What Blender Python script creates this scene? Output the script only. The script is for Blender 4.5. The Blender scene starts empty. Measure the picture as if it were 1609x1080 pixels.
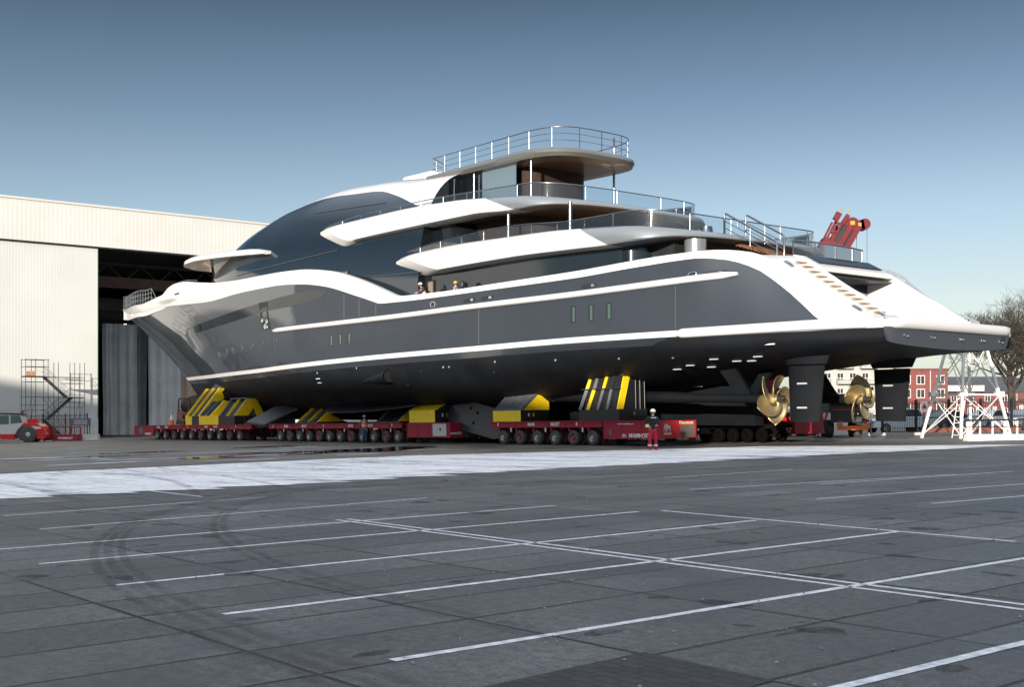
import bpy, bmesh, math, random
from mathutils import Vector, Matrix
random.seed(7)
R = math.radians
scene = bpy.context.scene
COL = scene.collection

# ------------------------------------------------------------------ camera, sky, sun
SLOPE = 0.0187                      # the quay rises gently towards the right
EYE = 1.7
cam_d = bpy.data.cameras.new('camera')
cam = bpy.data.objects.new('camera', cam_d); COL.objects.link(cam)
cam.location = (0, 0, EYE); cam.rotation_euler = (R(90), 0, 0)
cam_d.sensor_width = 36.0; cam_d.lens = 42.5; cam_d.shift_y = 0.0687
cam_d.clip_start = 0.1; cam_d.clip_end = 6000
scene.camera = cam

SUN_TO = Vector((-0.34, -0.94, 0)).normalized()
SUN_EL = R(9.5)
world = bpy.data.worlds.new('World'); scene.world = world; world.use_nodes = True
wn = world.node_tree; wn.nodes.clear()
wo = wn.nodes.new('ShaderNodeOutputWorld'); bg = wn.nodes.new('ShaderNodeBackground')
sky = wn.nodes.new('ShaderNodeTexSky'); sky.sky_type = 'NISHITA'; sky.sun_disc = False
sky.sun_elevation = SUN_EL; sky.sun_rotation = math.atan2(SUN_TO.x, SUN_TO.y)
sky.air_density = 1.0; sky.dust_density = 0.35; sky.ozone_density = 2.2
hs = wn.nodes.new('ShaderNodeHueSaturation'); hs.inputs['Saturation'].default_value = 0.68
wn.links.new(sky.outputs[0], hs.inputs['Color'])
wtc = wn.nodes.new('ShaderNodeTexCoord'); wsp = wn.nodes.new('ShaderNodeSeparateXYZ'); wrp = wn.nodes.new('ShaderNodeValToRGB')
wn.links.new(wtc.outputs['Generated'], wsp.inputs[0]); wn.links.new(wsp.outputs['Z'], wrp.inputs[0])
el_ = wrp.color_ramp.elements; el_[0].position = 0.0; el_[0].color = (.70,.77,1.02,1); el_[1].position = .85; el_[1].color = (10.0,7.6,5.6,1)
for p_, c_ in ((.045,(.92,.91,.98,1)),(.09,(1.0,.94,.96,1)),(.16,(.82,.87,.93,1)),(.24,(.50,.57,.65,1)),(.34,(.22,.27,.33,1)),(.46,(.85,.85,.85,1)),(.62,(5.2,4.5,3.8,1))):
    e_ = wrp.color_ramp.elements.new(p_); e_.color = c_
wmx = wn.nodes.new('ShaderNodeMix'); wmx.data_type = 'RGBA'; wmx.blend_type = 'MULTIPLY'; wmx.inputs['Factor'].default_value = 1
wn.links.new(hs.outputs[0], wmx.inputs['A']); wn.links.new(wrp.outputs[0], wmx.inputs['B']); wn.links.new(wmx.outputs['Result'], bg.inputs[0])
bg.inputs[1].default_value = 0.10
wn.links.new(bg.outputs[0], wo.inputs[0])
sl = bpy.data.lights.new('sun', 'SUN'); sl.energy = 4.8; sl.angle = R(0.5); sl.color = (1.0, 0.91, 0.80)
so = bpy.data.objects.new('sun', sl); COL.objects.link(so)
sd = Vector((SUN_TO.x*math.cos(SUN_EL), SUN_TO.y*math.cos(SUN_EL), math.sin(SUN_EL)))
so.rotation_euler = (-sd).to_track_quat('-Z', 'Y').to_euler(); so.location = (-30, -50, 60)
scene.view_settings.view_transform = 'Standard'; scene.view_settings.look = 'None'
scene.view_settings.exposure = 0.62; scene.view_settings.gamma = 1.0

# ------------------------------------------------------------------ helpers
def G(x): return SLOPE*x
def itp(t, x):
    if x <= t[0][0]: return t[0][1]
    for (a, b), (c, d) in zip(t, t[1:]):
        if x <= c: return b+(d-b)*(x-a)/(c-a)
    return t[-1][1]
def smt(t):
    """smooth (Catmull-Rom style) version of a table"""
    t = [p for p in t]
    def f(x):
        if x <= t[0][0]: return t[0][1]
        if x >= t[-1][0]: return t[-1][1]
        for i in range(len(t)-1):
            a, b = t[i]; c, d = t[i+1]
            if x <= c:
                h = c-a; u_ = (x-a)/h; s1 = (d-b)/h
                s0 = (b-t[i-1][1])/(a-t[i-1][0]) if i > 0 else s1
                s2 = (t[i+2][1]-d)/(t[i+2][0]-c) if i+2 < len(t) else s1
                m0 = 0 if s0*s1 <= 0 else 2*s0*s1/(s0+s1)
                m1 = 0 if s1*s2 <= 0 else 2*s1*s2/(s1+s2)
                if i == 0: m0 = s1
                if i+2 >= len(t): m1 = s1
                return ((2*u_**3-3*u_**2+1)*b+(u_**3-2*u_**2+u_)*h*m0+(-2*u_**3+3*u_**2)*d+(u_**3-u_**2)*h*m1)
    return f

class M:
    def __init__(self, xf=None): self.v = []; self.f = []; self.xf = xf or (lambda p: p)
    def add(self, p): self.v.append(tuple(self.xf(p))); return len(self.v)-1
    def face(self, ids): self.f.append(tuple(ids))
    def poly(self, pts): self.face([self.add(p) for p in pts])
    def box(self, x0, x1, y0, y1, z0, z1):
        b = [self.add(p) for p in ((x0,y0,z0),(x1,y0,z0),(x1,y1,z0),(x0,y1,z0),(x0,y0,z1),(x1,y0,z1),(x1,y1,z1),(x0,y1,z1))]
        for q in ((0,3,2,1),(4,5,6,7),(0,1,5,4),(1,2,6,5),(2,3,7,6),(3,0,4,7)): self.face([b[i] for i in q])
        return self
    def prism(self, poly, ax, a, b):
        """poly: 2D points; ax: axis extruded from a to b; remaining axes in order"""
        def mk(p, h): return {'x': (h, p[0], p[1]), 'y': (p[0], h, p[1]), 'z': (p[0], p[1], h)}[ax]
        A_ = [self.add(mk(p, a)) for p in poly]; B_ = [self.add(mk(p, b)) for p in poly]
        self.face(A_); self.face(B_[::-1]); n = len(poly)
        for i in range(n): self.face((A_[i], B_[i], B_[(i+1) % n], A_[(i+1) % n]))
        return self
    def tube(self, pts, r, n=7, closed=False, rad=None):
        pts = [Vector(p) for p in pts]; rings = []
        m = len(pts); up0 = None
        for i, p in enumerate(pts):
            if closed: d = pts[(i+1) % m]-pts[i-1]
            else: d = pts[min(i+1, m-1)]-pts[max(i-1, 0)]
            if d.length < 1e-9: d = Vector((0,0,1))
            d.normalize()
            if up0 is None: up0 = Vector((0,0,1)) if abs(d.z) < .9 else Vector((1,0,0))
            a = up0-d*up0.dot(d)
            if a.length < 1e-4: a = Vector((1,0,0))-d*d.x
            a.normalize(); up0 = a; b = d.cross(a); rr = rad[i] if rad else r
            rings.append([self.add(p+a*math.cos(6.28318*k/n)*rr+b*math.sin(6.28318*k/n)*rr) for k in range(n)])
        for i in range(m if closed else m-1):
            A_, B_ = rings[i], rings[(i+1) % m]
            for k in range(n): self.face((A_[k], A_[(k+1) % n], B_[(k+1) % n], B_[k]))
        if not closed: self.face(rings[0][::-1]); self.face(rings[-1])
        return self
    def bar(self, p, q, r, n=6): return self.tube([p, q], r, n)
    def beam(self, p, q, w, h):
        p, q = Vector(p), Vector(q); d = (q-p).normalized()
        up = Vector((0,0,1)) if abs(d.z) < .95 else Vector((1,0,0))
        s_ = d.cross(up).normalized()*w/2; t_ = s_.cross(d).normalized()*h/2
        ids = [self.add(x) for x in (p-s_-t_, p+s_-t_, p+s_+t_, p-s_+t_, q-s_-t_, q+s_-t_, q+s_+t_, q-s_+t_)]
        for k in ((0,1,2,3),(7,6,5,4),(0,4,5,1),(1,5,6,2),(2,6,7,3),(3,7,4,0)): self.face([ids[i] for i in k])
        return self
    def loft(self, rows, closed=False, capends=False):
        ids = [[self.add(p) for p in r] for r in rows]
        for a, b in zip(ids, ids[1:]):
            n = len(a)
            for k in range(n if closed else n-1): self.face((a[k], a[(k+1) % n], b[(k+1) % n], b[k]))
        if capends: self.face(ids[0][::-1]); self.face(ids[-1])
        return self
    def lathe(self, prof, c, ax='x', n=20):
        rows = []
        for h, r in prof:
            rw = []
            for k in range(n):
                a = 2*math.pi*k/n; u_, w_ = math.cos(a)*max(r, .0005), math.sin(a)*max(r, .0005)
                rw.append({'x': (c[0]+h, c[1]+u_, c[2]+w_), 'y': (c[0]+w_, c[1]+h, c[2]+u_), 'z': (c[0]+u_, c[1]+w_, c[2]+h)}[ax])
            rows.append(rw)
        return self.loft(rows, closed=True, capends=True)
    def mesh(self, name, mats, angle=35, smooth=True):
        me = bpy.data.meshes.new(name); me.from_pydata(self.v, [], self.f); me.validate()
        bm = bmesh.new(); bm.from_mesh(me)
        bmesh.ops.remove_doubles(bm, verts=bm.verts, dist=1e-5)
        bmesh.ops.recalc_face_normals(bm, faces=bm.faces); bm.to_mesh(me); bm.free()
        for m_ in (mats if isinstance(mats, (list, tuple)) else [mats]): me.materials.append(m_)
        if smooth:
            me.polygons.foreach_set('use_smooth', [True]*len(me.polygons)); me.set_sharp_from_angle(angle=R(angle))
        return me
    def build(self, name, mats, parent=None, angle=35, smooth=True):
        o = bpy.data.objects.new(name, self.mesh(name, mats, angle, smooth)); COL.objects.link(o)
        if parent: o.parent = parent
        return o

def tag(o, label, cat, group=None):
    o['label'] = label; o['category'] = cat
    if group: o['group'] = group
    return o
def thing(name, label, cat, loc=(0,0,0), rotz=0, group=None, tilt=False):
    o = bpy.data.objects.new(name, None); COL.objects.link(o)
    m = Matrix.Rotation(rotz, 4, 'Z')
    if tilt: m = Matrix.Rotation(-math.atan(SLOPE), 4, 'Y') @ m
    m.translation = Vector(loc); o.matrix_world = m; o.empty_display_size = .5
    return tag(o, label, cat, group)
def struct(o): o['kind'] = 'structure'; return o
def copy_tree(o, parent=None):
    c = o.copy(); COL.objects.link(c)
    if parent: c.parent = parent
    for ch in list(o.children): copy_tree(ch, c)
    return c
def text(s, size, mat, parent, mtx, name='lettering', bold=0.0):
    cu = bpy.data.curves.new('txt', 'FONT'); cu.body = s; cu.size = size; cu.align_x = 'CENTER'; cu.align_y = 'CENTER'
    cu.extrude = 0.004; cu.offset = bold; cu.resolution_u = 3
    t = bpy.data.objects.new('txt', cu); COL.objects.link(t)
    bpy.context.view_layer.update()
    me = bpy.data.meshes.new_from_object(t.evaluated_get(bpy.context.evaluated_depsgraph_get()))
    bpy.data.objects.remove(t); me.transform(mtx); me.materials.clear(); me.materials.append(mat)
    o = bpy.data.objects.new(name, me); COL.objects.link(o); o.parent = parent
    return o

# ------------------------------------------------------------------ materials
def mat(name, col, rough=.5, metal=0., coat=0., noise=0., nscale=3., bump=0., spec=.5, trans=0., nrough=0.):
    m = bpy.data.materials.new(name); m.use_nodes = True; nt = m.node_tree; b = nt.nodes['Principled BSDF']
    b.inputs['Base Color'].default_value = (*col, 1); b.inputs['Roughness'].default_value = rough
    b.inputs['Metallic'].default_value = metal; b.inputs['Coat Weight'].default_value = coat
    b.inputs['Coat Roughness'].default_value = .04; b.inputs['Specular IOR Level'].default_value = spec
    if noise or bump or nrough:
        tc = nt.nodes.new('ShaderNodeTexCoord'); n = nt.nodes.new('ShaderNodeTexNoise'); n.inputs['Scale'].default_value = nscale
        n.inputs['Detail'].default_value = 6; nt.links.new(tc.outputs['Object'], n.inputs['Vector'])
        if noise:
            mx = nt.nodes.new('ShaderNodeMix'); mx.data_type = 'RGBA'
            mx.inputs['A'].default_value = (*[c*(1-noise) for c in col], 1); mx.inputs['B'].default_value = (*[min(1, c*(1+noise)) for c in col], 1)
            cr = nt.nodes.new('ShaderNodeMapRange'); cr.inputs[1].default_value = .3; cr.inputs[2].default_value = .7
            nt.links.new(n.outputs['Fac'], cr.inputs[0]); nt.links.new(cr.outputs[0], mx.inputs['Factor'])
            nt.links.new(mx.outputs['Result'], b.inputs['Base Color'])
        if nrough:
            cr = nt.nodes.new('ShaderNodeMapRange'); cr.inputs[1].default_value = .3; cr.inputs[2].default_value = .7
            cr.inputs[3].default_value = max(0, rough-nrough); cr.inputs[4].default_value = min(1, rough+nrough)
            nt.links.new(n.outputs['Fac'], cr.inputs[0]); nt.links.new(cr.outputs[0], b.inputs['Roughness'])
        if bump:
            bp = nt.nodes.new('ShaderNodeBump'); bp.inputs['Strength'].default_value = bump; bp.inputs['Distance'].default_value = .02
            nt.links.new(n.outputs['Fac'], bp.inputs['Height']); nt.links.new(bp.outputs[0], b.inputs['Normal'])
    return m
def glassmat(name, col, t=.6, rough=.02):
    m = bpy.data.materials.new(name); m.use_nodes = True; nt = m.node_tree; nt.nodes.clear()
    o = nt.nodes.new('ShaderNodeOutputMaterial'); tr = nt.nodes.new('ShaderNodeBsdfTransparent'); tr.inputs[0].default_value = (*col, 1)
    gl = nt.nodes.new('ShaderNodeBsdfGlossy'); gl.inputs['Roughness'].default_value = rough
    fr = nt.nodes.new('ShaderNodeFresnel'); fr.inputs[0].default_value = 1.5
    ad = nt.nodes.new('ShaderNodeMath'); ad.operation = 'ADD'; ad.inputs[1].default_value = t; ad.use_clamp = True
    mx = nt.nodes.new('ShaderNodeMixShader')
    nt.links.new(fr.outputs[0], ad.inputs[0]); nt.links.new(ad.outputs[0], mx.inputs[0])
    nt.links.new(tr.outputs[0], mx.inputs[1]); nt.links.new(gl.outputs[0], mx.inputs[2]); nt.links.new(mx.outputs[0], o.inputs[0])
    return m
def ribbed(name, col, pitch, axis, depth=.03, rough=.5, noise=.04):
    """profiled sheet or hanging cloth: ribs from a wave along one object axis"""
    m = mat(name, col, rough, noise=noise, nscale=.25); nt = m.node_tree; b = nt.nodes['Principled BSDF']
    tc = nt.nodes.new('ShaderNodeTexCoord'); wv = nt.nodes.new('ShaderNodeTexWave'); wv.bands_direction = axis
    wv.inputs['Scale'].default_value = .31416/pitch; wv.inputs['Distortion'].default_value = 0
    bp = nt.nodes.new('ShaderNodeBump'); bp.inputs['Strength'].default_value = .3; bp.inputs['Distance'].default_value = depth
    nt.links.new(tc.outputs['Object'], wv.inputs['Vector']); nt.links.new(wv.outputs['Fac'], bp.inputs['Height'])
    nt.links.new(bp.outputs[0], b.inputs['Normal'])
    return m

WHITE = mat('white_paint', (.62,.61,.595), .3, coat=.3)
HULL = mat('graphite_hull_paint', (.040,.049,.063), .38, metal=.3, coat=1.0, noise=.05, nscale=.6)
BLACK = mat('black_antifouling', (.006,.0075,.010), .62, noise=.3, nscale=.5, bump=.03, nrough=.08, spec=.22)
BOOT = mat('dark_boot_top', (.022,.026,.032), .12, coat=.6)
GLASSD = mat('tinted_facade_glass', (.012,.020,.030), .07, spec=.7, coat=.1)
GLASSB = mat('black_window_glass', (.006,.008,.010), .04, spec=.8)
SILVER = mat('silver_grey_paint', (.27,.29,.30), .32, metal=.55, coat=.3)
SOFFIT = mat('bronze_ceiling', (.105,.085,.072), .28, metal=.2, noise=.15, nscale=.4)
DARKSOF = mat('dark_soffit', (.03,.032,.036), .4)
STEEL = mat('polished_steel', (.26,.29,.32), .30, metal=1)
RAILG = glassmat('clear_rail_glass', (.82,.88,.92), .10)
STEPT = mat('pale_teak', (.46,.33,.21), .6, noise=.15, nscale=6)
TEAK = mat('teak', (.42,.24,.12), .6, noise=.2, nscale=6)
BRONZE = mat('propeller_bronze', (.44,.35,.19), .42, metal=.75, noise=.12, nscale=3, nrough=.06)
BLKST = mat('black_steel', (.018,.019,.021), .5, noise=.2, nscale=2)
CHROME = mat('bright_hardware', (.7,.7,.7), .2, metal=1)
RED = mat('oxide_red_paint', (.30,.008,.030), .6, noise=.16, nscale=1.5, bump=.02)
REDB = mat('bright_and_sunlit_red', (.50,.018,.03), .38, noise=.08, nscale=2)  # also stands in for sunlit red on the trailer engine doors
YEL = mat('yellow_paint', (.90,.62,.01), .45, noise=.08, nscale=3)
GREYST = mat('worn_grey_steel', (.12,.13,.14), .5, noise=.2, nscale=4)
TYRE = mat('tyre_rubber', (.075,.073,.072), .85, noise=.3, nscale=6)
RIM = mat('rim_steel', (.42,.39,.37), .45, metal=.3, noise=.3, nscale=8)
RIMR = mat('rim_red', (.34,.05,.06), .5)
WTEXT = mat('white_lettering', (.78,.78,.76), .5)
ANODE = mat('zinc', (.50,.51,.52), .5, metal=.3)
TRWHITE = mat('white_truss_paint', (.78,.76,.72), .5, noise=.12, nscale=2)

_n = HULL.node_tree; _b = _n.nodes['Principled BSDF']; _tc = _n.nodes.new('ShaderNodeTexCoord'); _sp = _n.nodes.new('ShaderNodeSeparateXYZ')
_nz = _n.nodes.new('ShaderNodeTexNoise'); _nz.inputs['Scale'].default_value = .35; _nz.inputs['Detail'].default_value = 3   # matt protective film from amidships aft, bare gloss paint at the bow
_ad = _n.nodes.new('ShaderNodeMath'); _ad.operation = 'MULTIPLY_ADD'; _ad.inputs[1].default_value = 9.0
_mr = _n.nodes.new('ShaderNodeMapRange'); _mr.inputs[1].default_value = 48.6; _mr.inputs[2].default_value = 49.6
_n.links.new(_tc.outputs['Object'], _sp.inputs[0]); _n.links.new(_tc.outputs['Object'], _nz.inputs['Vector']); _n.links.new(_nz.outputs['Fac'], _ad.inputs[0]); _n.links.new(_sp.outputs['X'], _ad.inputs[2]); _n.links.new(_ad.outputs[0], _mr.inputs[0])
_mc = _n.nodes.new('ShaderNodeMapRange'); _mc.inputs[3].default_value = .06; _mc.inputs[4].default_value = 1.0; _n.links.new(_mr.outputs[0], _mc.inputs[0]); _n.links.new(_mc.outputs[0], _b.inputs['Coat Weight'])
_m2 = _n.nodes.new('ShaderNodeMapRange'); _m2.inputs[3].default_value = .50; _m2.inputs[4].default_value = .30; _n.links.new(_mr.outputs[0], _m2.inputs[0]); _n.links.new(_m2.outputs[0], _b.inputs['Roughness'])
_b.inputs['Coat IOR'].default_value = 1.75

# ------------------------------------------------------------------ ground
AX = math.atan2(.784, -.621)            # heading of the yacht and of the quay's slab grid
QX = (18.79, 52.06)                     # quay origin: below the yacht's stern
def W2(s, w):                           # quay coordinates (s ahead of the stern, w to the near side) -> world
    return (QX[0]-.621*s-.784*w, QX[1]+.784*s-.621*w)
def on(s, w, h=0):
    x, y = W2(s, w); return (x, y, G(x)+h)

def ground_material():
    m = bpy.data.materials.new('concrete_slabs'); m.use_nodes = True; nt = m.node_tree; b = nt.nodes['Principled BSDF']
    L = nt.links.new; N = nt.nodes.new
    tc = N('ShaderNodeTexCoord')
    br = N('ShaderNodeTexBrick'); br.offset = 0; br.squash = 1
    br.inputs['Scale'].default_value = 1; br.inputs['Brick Width'].default_value = 1.06; br.inputs['Row Height'].default_value = 2.0
    br.inputs['Mortar Size'].default_value = .026; br.inputs['Mortar Smooth'].default_value = .25; br.inputs['Bias'].default_value = 0
    br.inputs['Color1'].default_value = (.72,.72,.73,1); br.inputs['Color2'].default_value = (1.18,1.19,1.2,1); br.inputs['Mortar'].default_value = (.07,.075,.07,1)
    dn = N('ShaderNodeTexNoise'); dn.inputs['Scale'].default_value = 1.5; dn.inputs['Detail'].default_value = 5
    L(tc.outputs['Object'], dn.inputs['Vector'])
    ds = N('ShaderNodeVectorMath'); ds.operation = 'SCALE'; ds.inputs['Scale'].default_value = .03
    L(dn.outputs['Color'], ds.inputs[0])
    off = N('ShaderNodeVectorMath'); off.inputs[1].default_value = (23.15+1.06*100-.015, -41.1+200-.015, 0); L(tc.outputs['Object'], off.inputs[0])
    da = N('ShaderNodeVectorMath'); L(off.outputs[0], da.inputs[0]); L(ds.outputs[0], da.inputs[1]); L(da.outputs[0], br.inputs['Vector'])
    n1 = N('ShaderNodeTexNoise'); n1.inputs['Scale'].default_value = .30; n1.inputs['Detail'].default_value = 10; n1.inputs['Roughness'].default_value = .68
    n2 = N('ShaderNodeTexNoise'); n2.inputs['Scale'].default_value = 9; n2.inputs['Detail'].default_value = 8; n2.inputs['Roughness'].default_value = .75
    n3 = N('ShaderNodeTexNoise'); n3.inputs['Scale'].default_value = 38; n3.inputs['Detail'].default_value = 6; n3.inputs['Roughness'].default_value = .8
    for n in (n1, n2, n3): L(tc.outputs['Object'], n.inputs['Vector'])
    r1 = N('ShaderNodeValToRGB'); r1.color_ramp.elements[0].position = .34; r1.color_ramp.elements[0].color = (.024,.026,.027,1)
    r1.color_ramp.elements[1].position = .66; r1.color_ramp.elements[1].color = (.128,.133,.134,1); L(n1.outputs['Fac'], r1.inputs[0])
    m1 = N('ShaderNodeMix'); m1.data_type = 'RGBA'; m1.blend_type = 'MULTIPLY'; m1.inputs['Factor'].default_value = 1
    L(r1.outputs[0], m1.inputs['A']); L(br.outputs['Color'], m1.inputs['B'])
    r2 = N('ShaderNodeMapRange'); r2.inputs[1].default_value = .3; r2.inputs[2].default_value = .7; r2.inputs[3].default_value = .5; r2.inputs[4].default_value = 1.55
    L(n2.outputs['Fac'], r2.inputs[0])
    m2 = N('ShaderNodeMix'); m2.data_type = 'RGBA'; m2.blend_type = 'MULTIPLY'; m2.inputs['Factor'].default_value = 1
    L(m1.outputs['Result'], m2.inputs['A']); L(r2.outputs[0], m2.inputs['B'])
    r3 = N('ShaderNodeMapRange'); r3.inputs[1].default_value = .3; r3.inputs[2].default_value = .7; r3.inputs[3].default_value = .35; r3.inputs[4].default_value = 1.8
    L(n3.outputs['Fac'], r3.inputs[0])
    m3 = N('ShaderNodeMix'); m3.data_type = 'RGBA'; m3.blend_type = 'MULTIPLY'; m3.inputs['Factor'].default_value = 1
    L(m2.outputs['Result'], m3.inputs['A']); L(r3.outputs[0], m3.inputs['B'])
    # small dark stains and lifting holes
    vo = N('ShaderNodeTexVoronoi'); vo.inputs['Scale'].default_value = .62; vo.inputs['Randomness'].default_value = .8
    L(tc.outputs['Object'], vo.inputs['Vector'])
    r4 = N('ShaderNodeMapRange'); r4.inputs[1].default_value = .05; r4.inputs[2].default_value = .10; r4.inputs[3].default_value = .18; r4.inputs[4].default_value = 1
    L(vo.outputs['Distance'], r4.inputs[0])
    m4 = N('ShaderNodeMix'); m4.data_type = 'RGBA'; m4.blend_type = 'MULTIPLY'; m4.inputs['Factor'].default_value = 1
    L(m3.outputs['Result'], m4.inputs['A']); L(r4.outputs[0], m4.inputs['B'])
    # pale weathered/brown band along the yacht
    L(m4.outputs['Result'], b.inputs['Base Color'])
    rr = N('ShaderNodeMapRange'); rr.inputs[1].default_value = .35; rr.inputs[2].default_value = .62; rr.inputs[3].default_value = .38; rr.inputs[4].default_value = .85
    L(n1.outputs['Fac'], rr.inputs[0]); L(rr.outputs[0], b.inputs['Roughness'])
    bp = N('ShaderNodeBump'); bp.inputs['Strength'].default_value = .5; bp.inputs['Distance'].default_value = .008
    ma = N('ShaderNodeMath'); ma.operation = 'MULTIPLY_ADD'; ma.inputs[1].default_value = .5
    L(n3.outputs['Fac'], ma.inputs[0]); L(br.outputs['Fac'], ma.inputs[2])
    iv = N('ShaderNodeMath'); iv.operation = 'SUBTRACT'; L(n2.outputs['Fac'], iv.inputs[0]); L(ma.outputs[0], iv.inputs[1])
    L(iv.outputs[0], bp.inputs['Height']); L(bp.outputs[0], b.inputs['Normal'])
    return m
def quay_frame(o, h=0):
    m = Matrix.Rotation(-math.atan(SLOPE), 4, 'Y') @ Matrix.Rotation(AX, 4, 'Z')
    m.translation = Vector((QX[0], QX[1], G(QX[0])+h)); o.matrix_world = m; return o
g = M()
g.poly([(-1500,-2500,0),(3500,-2500,0),(3500,2500,0),(-1500,2500,0)])
struct(quay_frame(g.build('ground', ground_material(), smooth=False)))

# older brownish apron the yacht stands on
APR = mat('worn_apron_concrete', (.115,.105,.092), .62, noise=.45, nscale=.35, bump=.25, nrough=.25)
a = M()
a.poly([(6.5,4.5,0),(-3.2,-2,0),(-3.2,-60,0),(94,-60,0),(94,60,0),(14.5,60,0),(14.2,18.4,0)])
struct(quay_frame(a.build('quay_apron', APR, smooth=False), .004))

def frost_material():
    m = mat('frosted_matting', (.55,.57,.60), .8); nt = m.node_tree; b = nt.nodes['Principled BSDF']; L = nt.links.new; N = nt.nodes.new
    tc = N('ShaderNodeTexCoord'); n1 = N('ShaderNodeTexNoise'); n1.inputs['Scale'].default_value = .45; n1.inputs['Detail'].default_value = 9; n1.inputs['Roughness'].default_value = .7
    n2 = N('ShaderNodeTexNoise'); n2.inputs['Scale'].default_value = 5; n2.inputs['Detail'].default_value = 6
    mp = N('ShaderNodeMapping'); mp.inputs['Scale'].default_value = (.35, 1.4, 1)
    L(tc.outputs['Object'], mp.inputs[0]); L(mp.outputs[0], n1.inputs['Vector']); L(tc.outputs['Object'], n2.inputs['Vector'])
    r = N('ShaderNodeValToRGB'); e = r.color_ramp.elements
    e[0].position = .34; e[0].color = (.20,.205,.215,1); e[1].position = .45; e[1].color = (.78,.79,.82,1)
    x = r.color_ramp.elements.new(.62); x.color = (.95,.95,.96,1)
    L(n1.outputs['Fac'], r.inputs[0])
    sw = N('ShaderNodeMapping'); sw.inputs['Rotation'].default_value = (0, 0, R(84)); L(tc.outputs['Object'], sw.inputs[0])
    bk = N('ShaderNodeTexBrick'); bk.inputs['Scale'].default_value = 1; bk.inputs['Brick Width'].default_value = 5.5; bk.inputs['Row Height'].default_value = 1.25
    bk.inputs['Mortar Size'].default_value = .07; bk.inputs['Mortar Smooth'].default_value = 1; bk.inputs['Color1'].default_value = (1,1,1,1); bk.inputs['Color2'].default_value = (.93,.94,.95,1); bk.inputs['Mortar'].default_value = (.16,.165,.17,1)
    L(sw.outputs[0], bk.inputs['Vector'])
    n5 = N('ShaderNodeTexNoise'); n5.inputs['Scale'].default_value = .55; n5.inputs['Detail'].default_value = 4; L(tc.outputs['Object'], n5.inputs['Vector'])
    m5 = N('ShaderNodeMapRange'); m5.inputs[1].default_value = .42; m5.inputs[2].default_value = .58; L(n5.outputs['Fac'], m5.inputs[0])
    rm = N('ShaderNodeMapRange'); rm.inputs[1].default_value = .3; rm.inputs[2].default_value = .7; rm.inputs[3].default_value = .8; rm.inputs[4].default_value = 1.1
    L(n2.outputs['Fac'], rm.inputs[0])
    mx = N('ShaderNodeMix'); mx.data_type = 'RGBA'; mx.blend_type = 'MULTIPLY'; mx.inputs['Factor'].default_value = 1
    L(r.outputs[0], mx.inputs['A']); L(rm.outputs[0], mx.inputs['B'])
    my = N('ShaderNodeMix'); my.data_type = 'RGBA'; my.blend_type = 'MULTIPLY'; L(m5.outputs[0], my.inputs['Factor']); L(mx.outputs['Result'], my.inputs['A']); L(bk.outputs['Color'], my.inputs['B']); L(my.outputs['Result'], b.inputs['Base Color'])
    bp = N('ShaderNodeBump'); bp.inputs['Strength'].default_value = .5; bp.inputs['Distance'].default_value = .03
    L(n1.outputs['Fac'], bp.inputs['Height']); L(bp.outputs[0], b.inputs['Normal'])
    return m
FROST = frost_material()
# strips of pale matting laid side by side along the quay, each with a ragged, slightly skewed end
f = M(); fsh = M()
w = -0.6; k = 0
farE = [(-1,-2.6),(4.1,6.6),(12.3,10.3),(18.4,13.6),(25,13.4),(36,13.0),(70,13.5)]
while w < 62:
    wd = random.uniform(1.5, 2.1); w1 = w+wd
    near = itp([(-1,-3.4),(10,-2.6),(22,-1.6),(32,-2.0),(40,-1.2),(70,-1)], w)
    a0 = near+random.uniform(-.25,.25); a1 = near+.9+random.uniform(-.2,.3)
    fa = itp(farE, w); fb = itp(farE, w1)
    n = 9; L0 = []; L1 = []
    for i in range(n+1):
        t = i/n
        L0.append((a0+(fa-a0)*t, w+.0, .006+.004*(k % 2))); L1.append((a1+(fb-a1)*t+.15*math.sin(7*t+k), w1+.10, .006+.004*(k % 2)))
    f.loft([L0, L1]); w = w1; k += 1
struct(quay_frame(f.build('frosted_matting', FROST, smooth=False), .004))
# rubber tyre tracks curving across
tr = M()
def faded(name, col, lo_, hi_, sc_):
    m = mat(name, col, .8); nt = m.node_tree; b = nt.nodes['Principled BSDF']; N = nt.nodes.new
    tc = N('ShaderNodeTexCoord'); n = N('ShaderNodeTexNoise'); n.inputs['Scale'].default_value = sc_; n.inputs['Detail'].default_value = 8; n.inputs['Roughness'].default_value = .7
    r = N('ShaderNodeMapRange'); r.inputs[1].default_value = .35; r.inputs[2].default_value = .68; r.inputs[3].default_value = lo_; r.inputs[4].default_value = hi_
    nt.links.new(tc.outputs['Object'], n.inputs['Vector']); nt.links.new(n.outputs['Fac'], r.inputs[0]); nt.links.new(r.outputs[0], b.inputs['Alpha']); return m
TRK = faded('tyre_marks', (.06,.06,.062), 0, .42, 2.2)
def track(pts, wd):
    P = []; Q = []
    for i in range(len(pts)):
        a_ = Vector(pts[max(i-1,0)]); b_ = Vector(pts[min(i+1,len(pts)-1)]); d = (b_-a_).normalized(); n_ = Vector((-d.y, d.x))
        c = Vector(pts[i]); p = c+n_*wd/2; q = c-n_*wd/2; P.append((p.x,p.y,0)); Q.append((q.x,q.y,0))
    tr.loft([P, Q])
for w_c, bend, w_d in ((22.0,2.2,.16),(21.6,2.3,.12),(20.0,2.9,.16),(19.6,2.8,.12),(35.5,-2.5,.22),(33.2,-2.0,.2),(28.5,3.5,.25),(26.6,4.2,.22),(15,1.5,.3),(12.6,2.0,.3),(38.2,-1,.3)):
    track([(-3+16*t, w_c+bend*math.sin(t*2.2)) for t in [i/20 for i in range(21)]], w_d)
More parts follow.
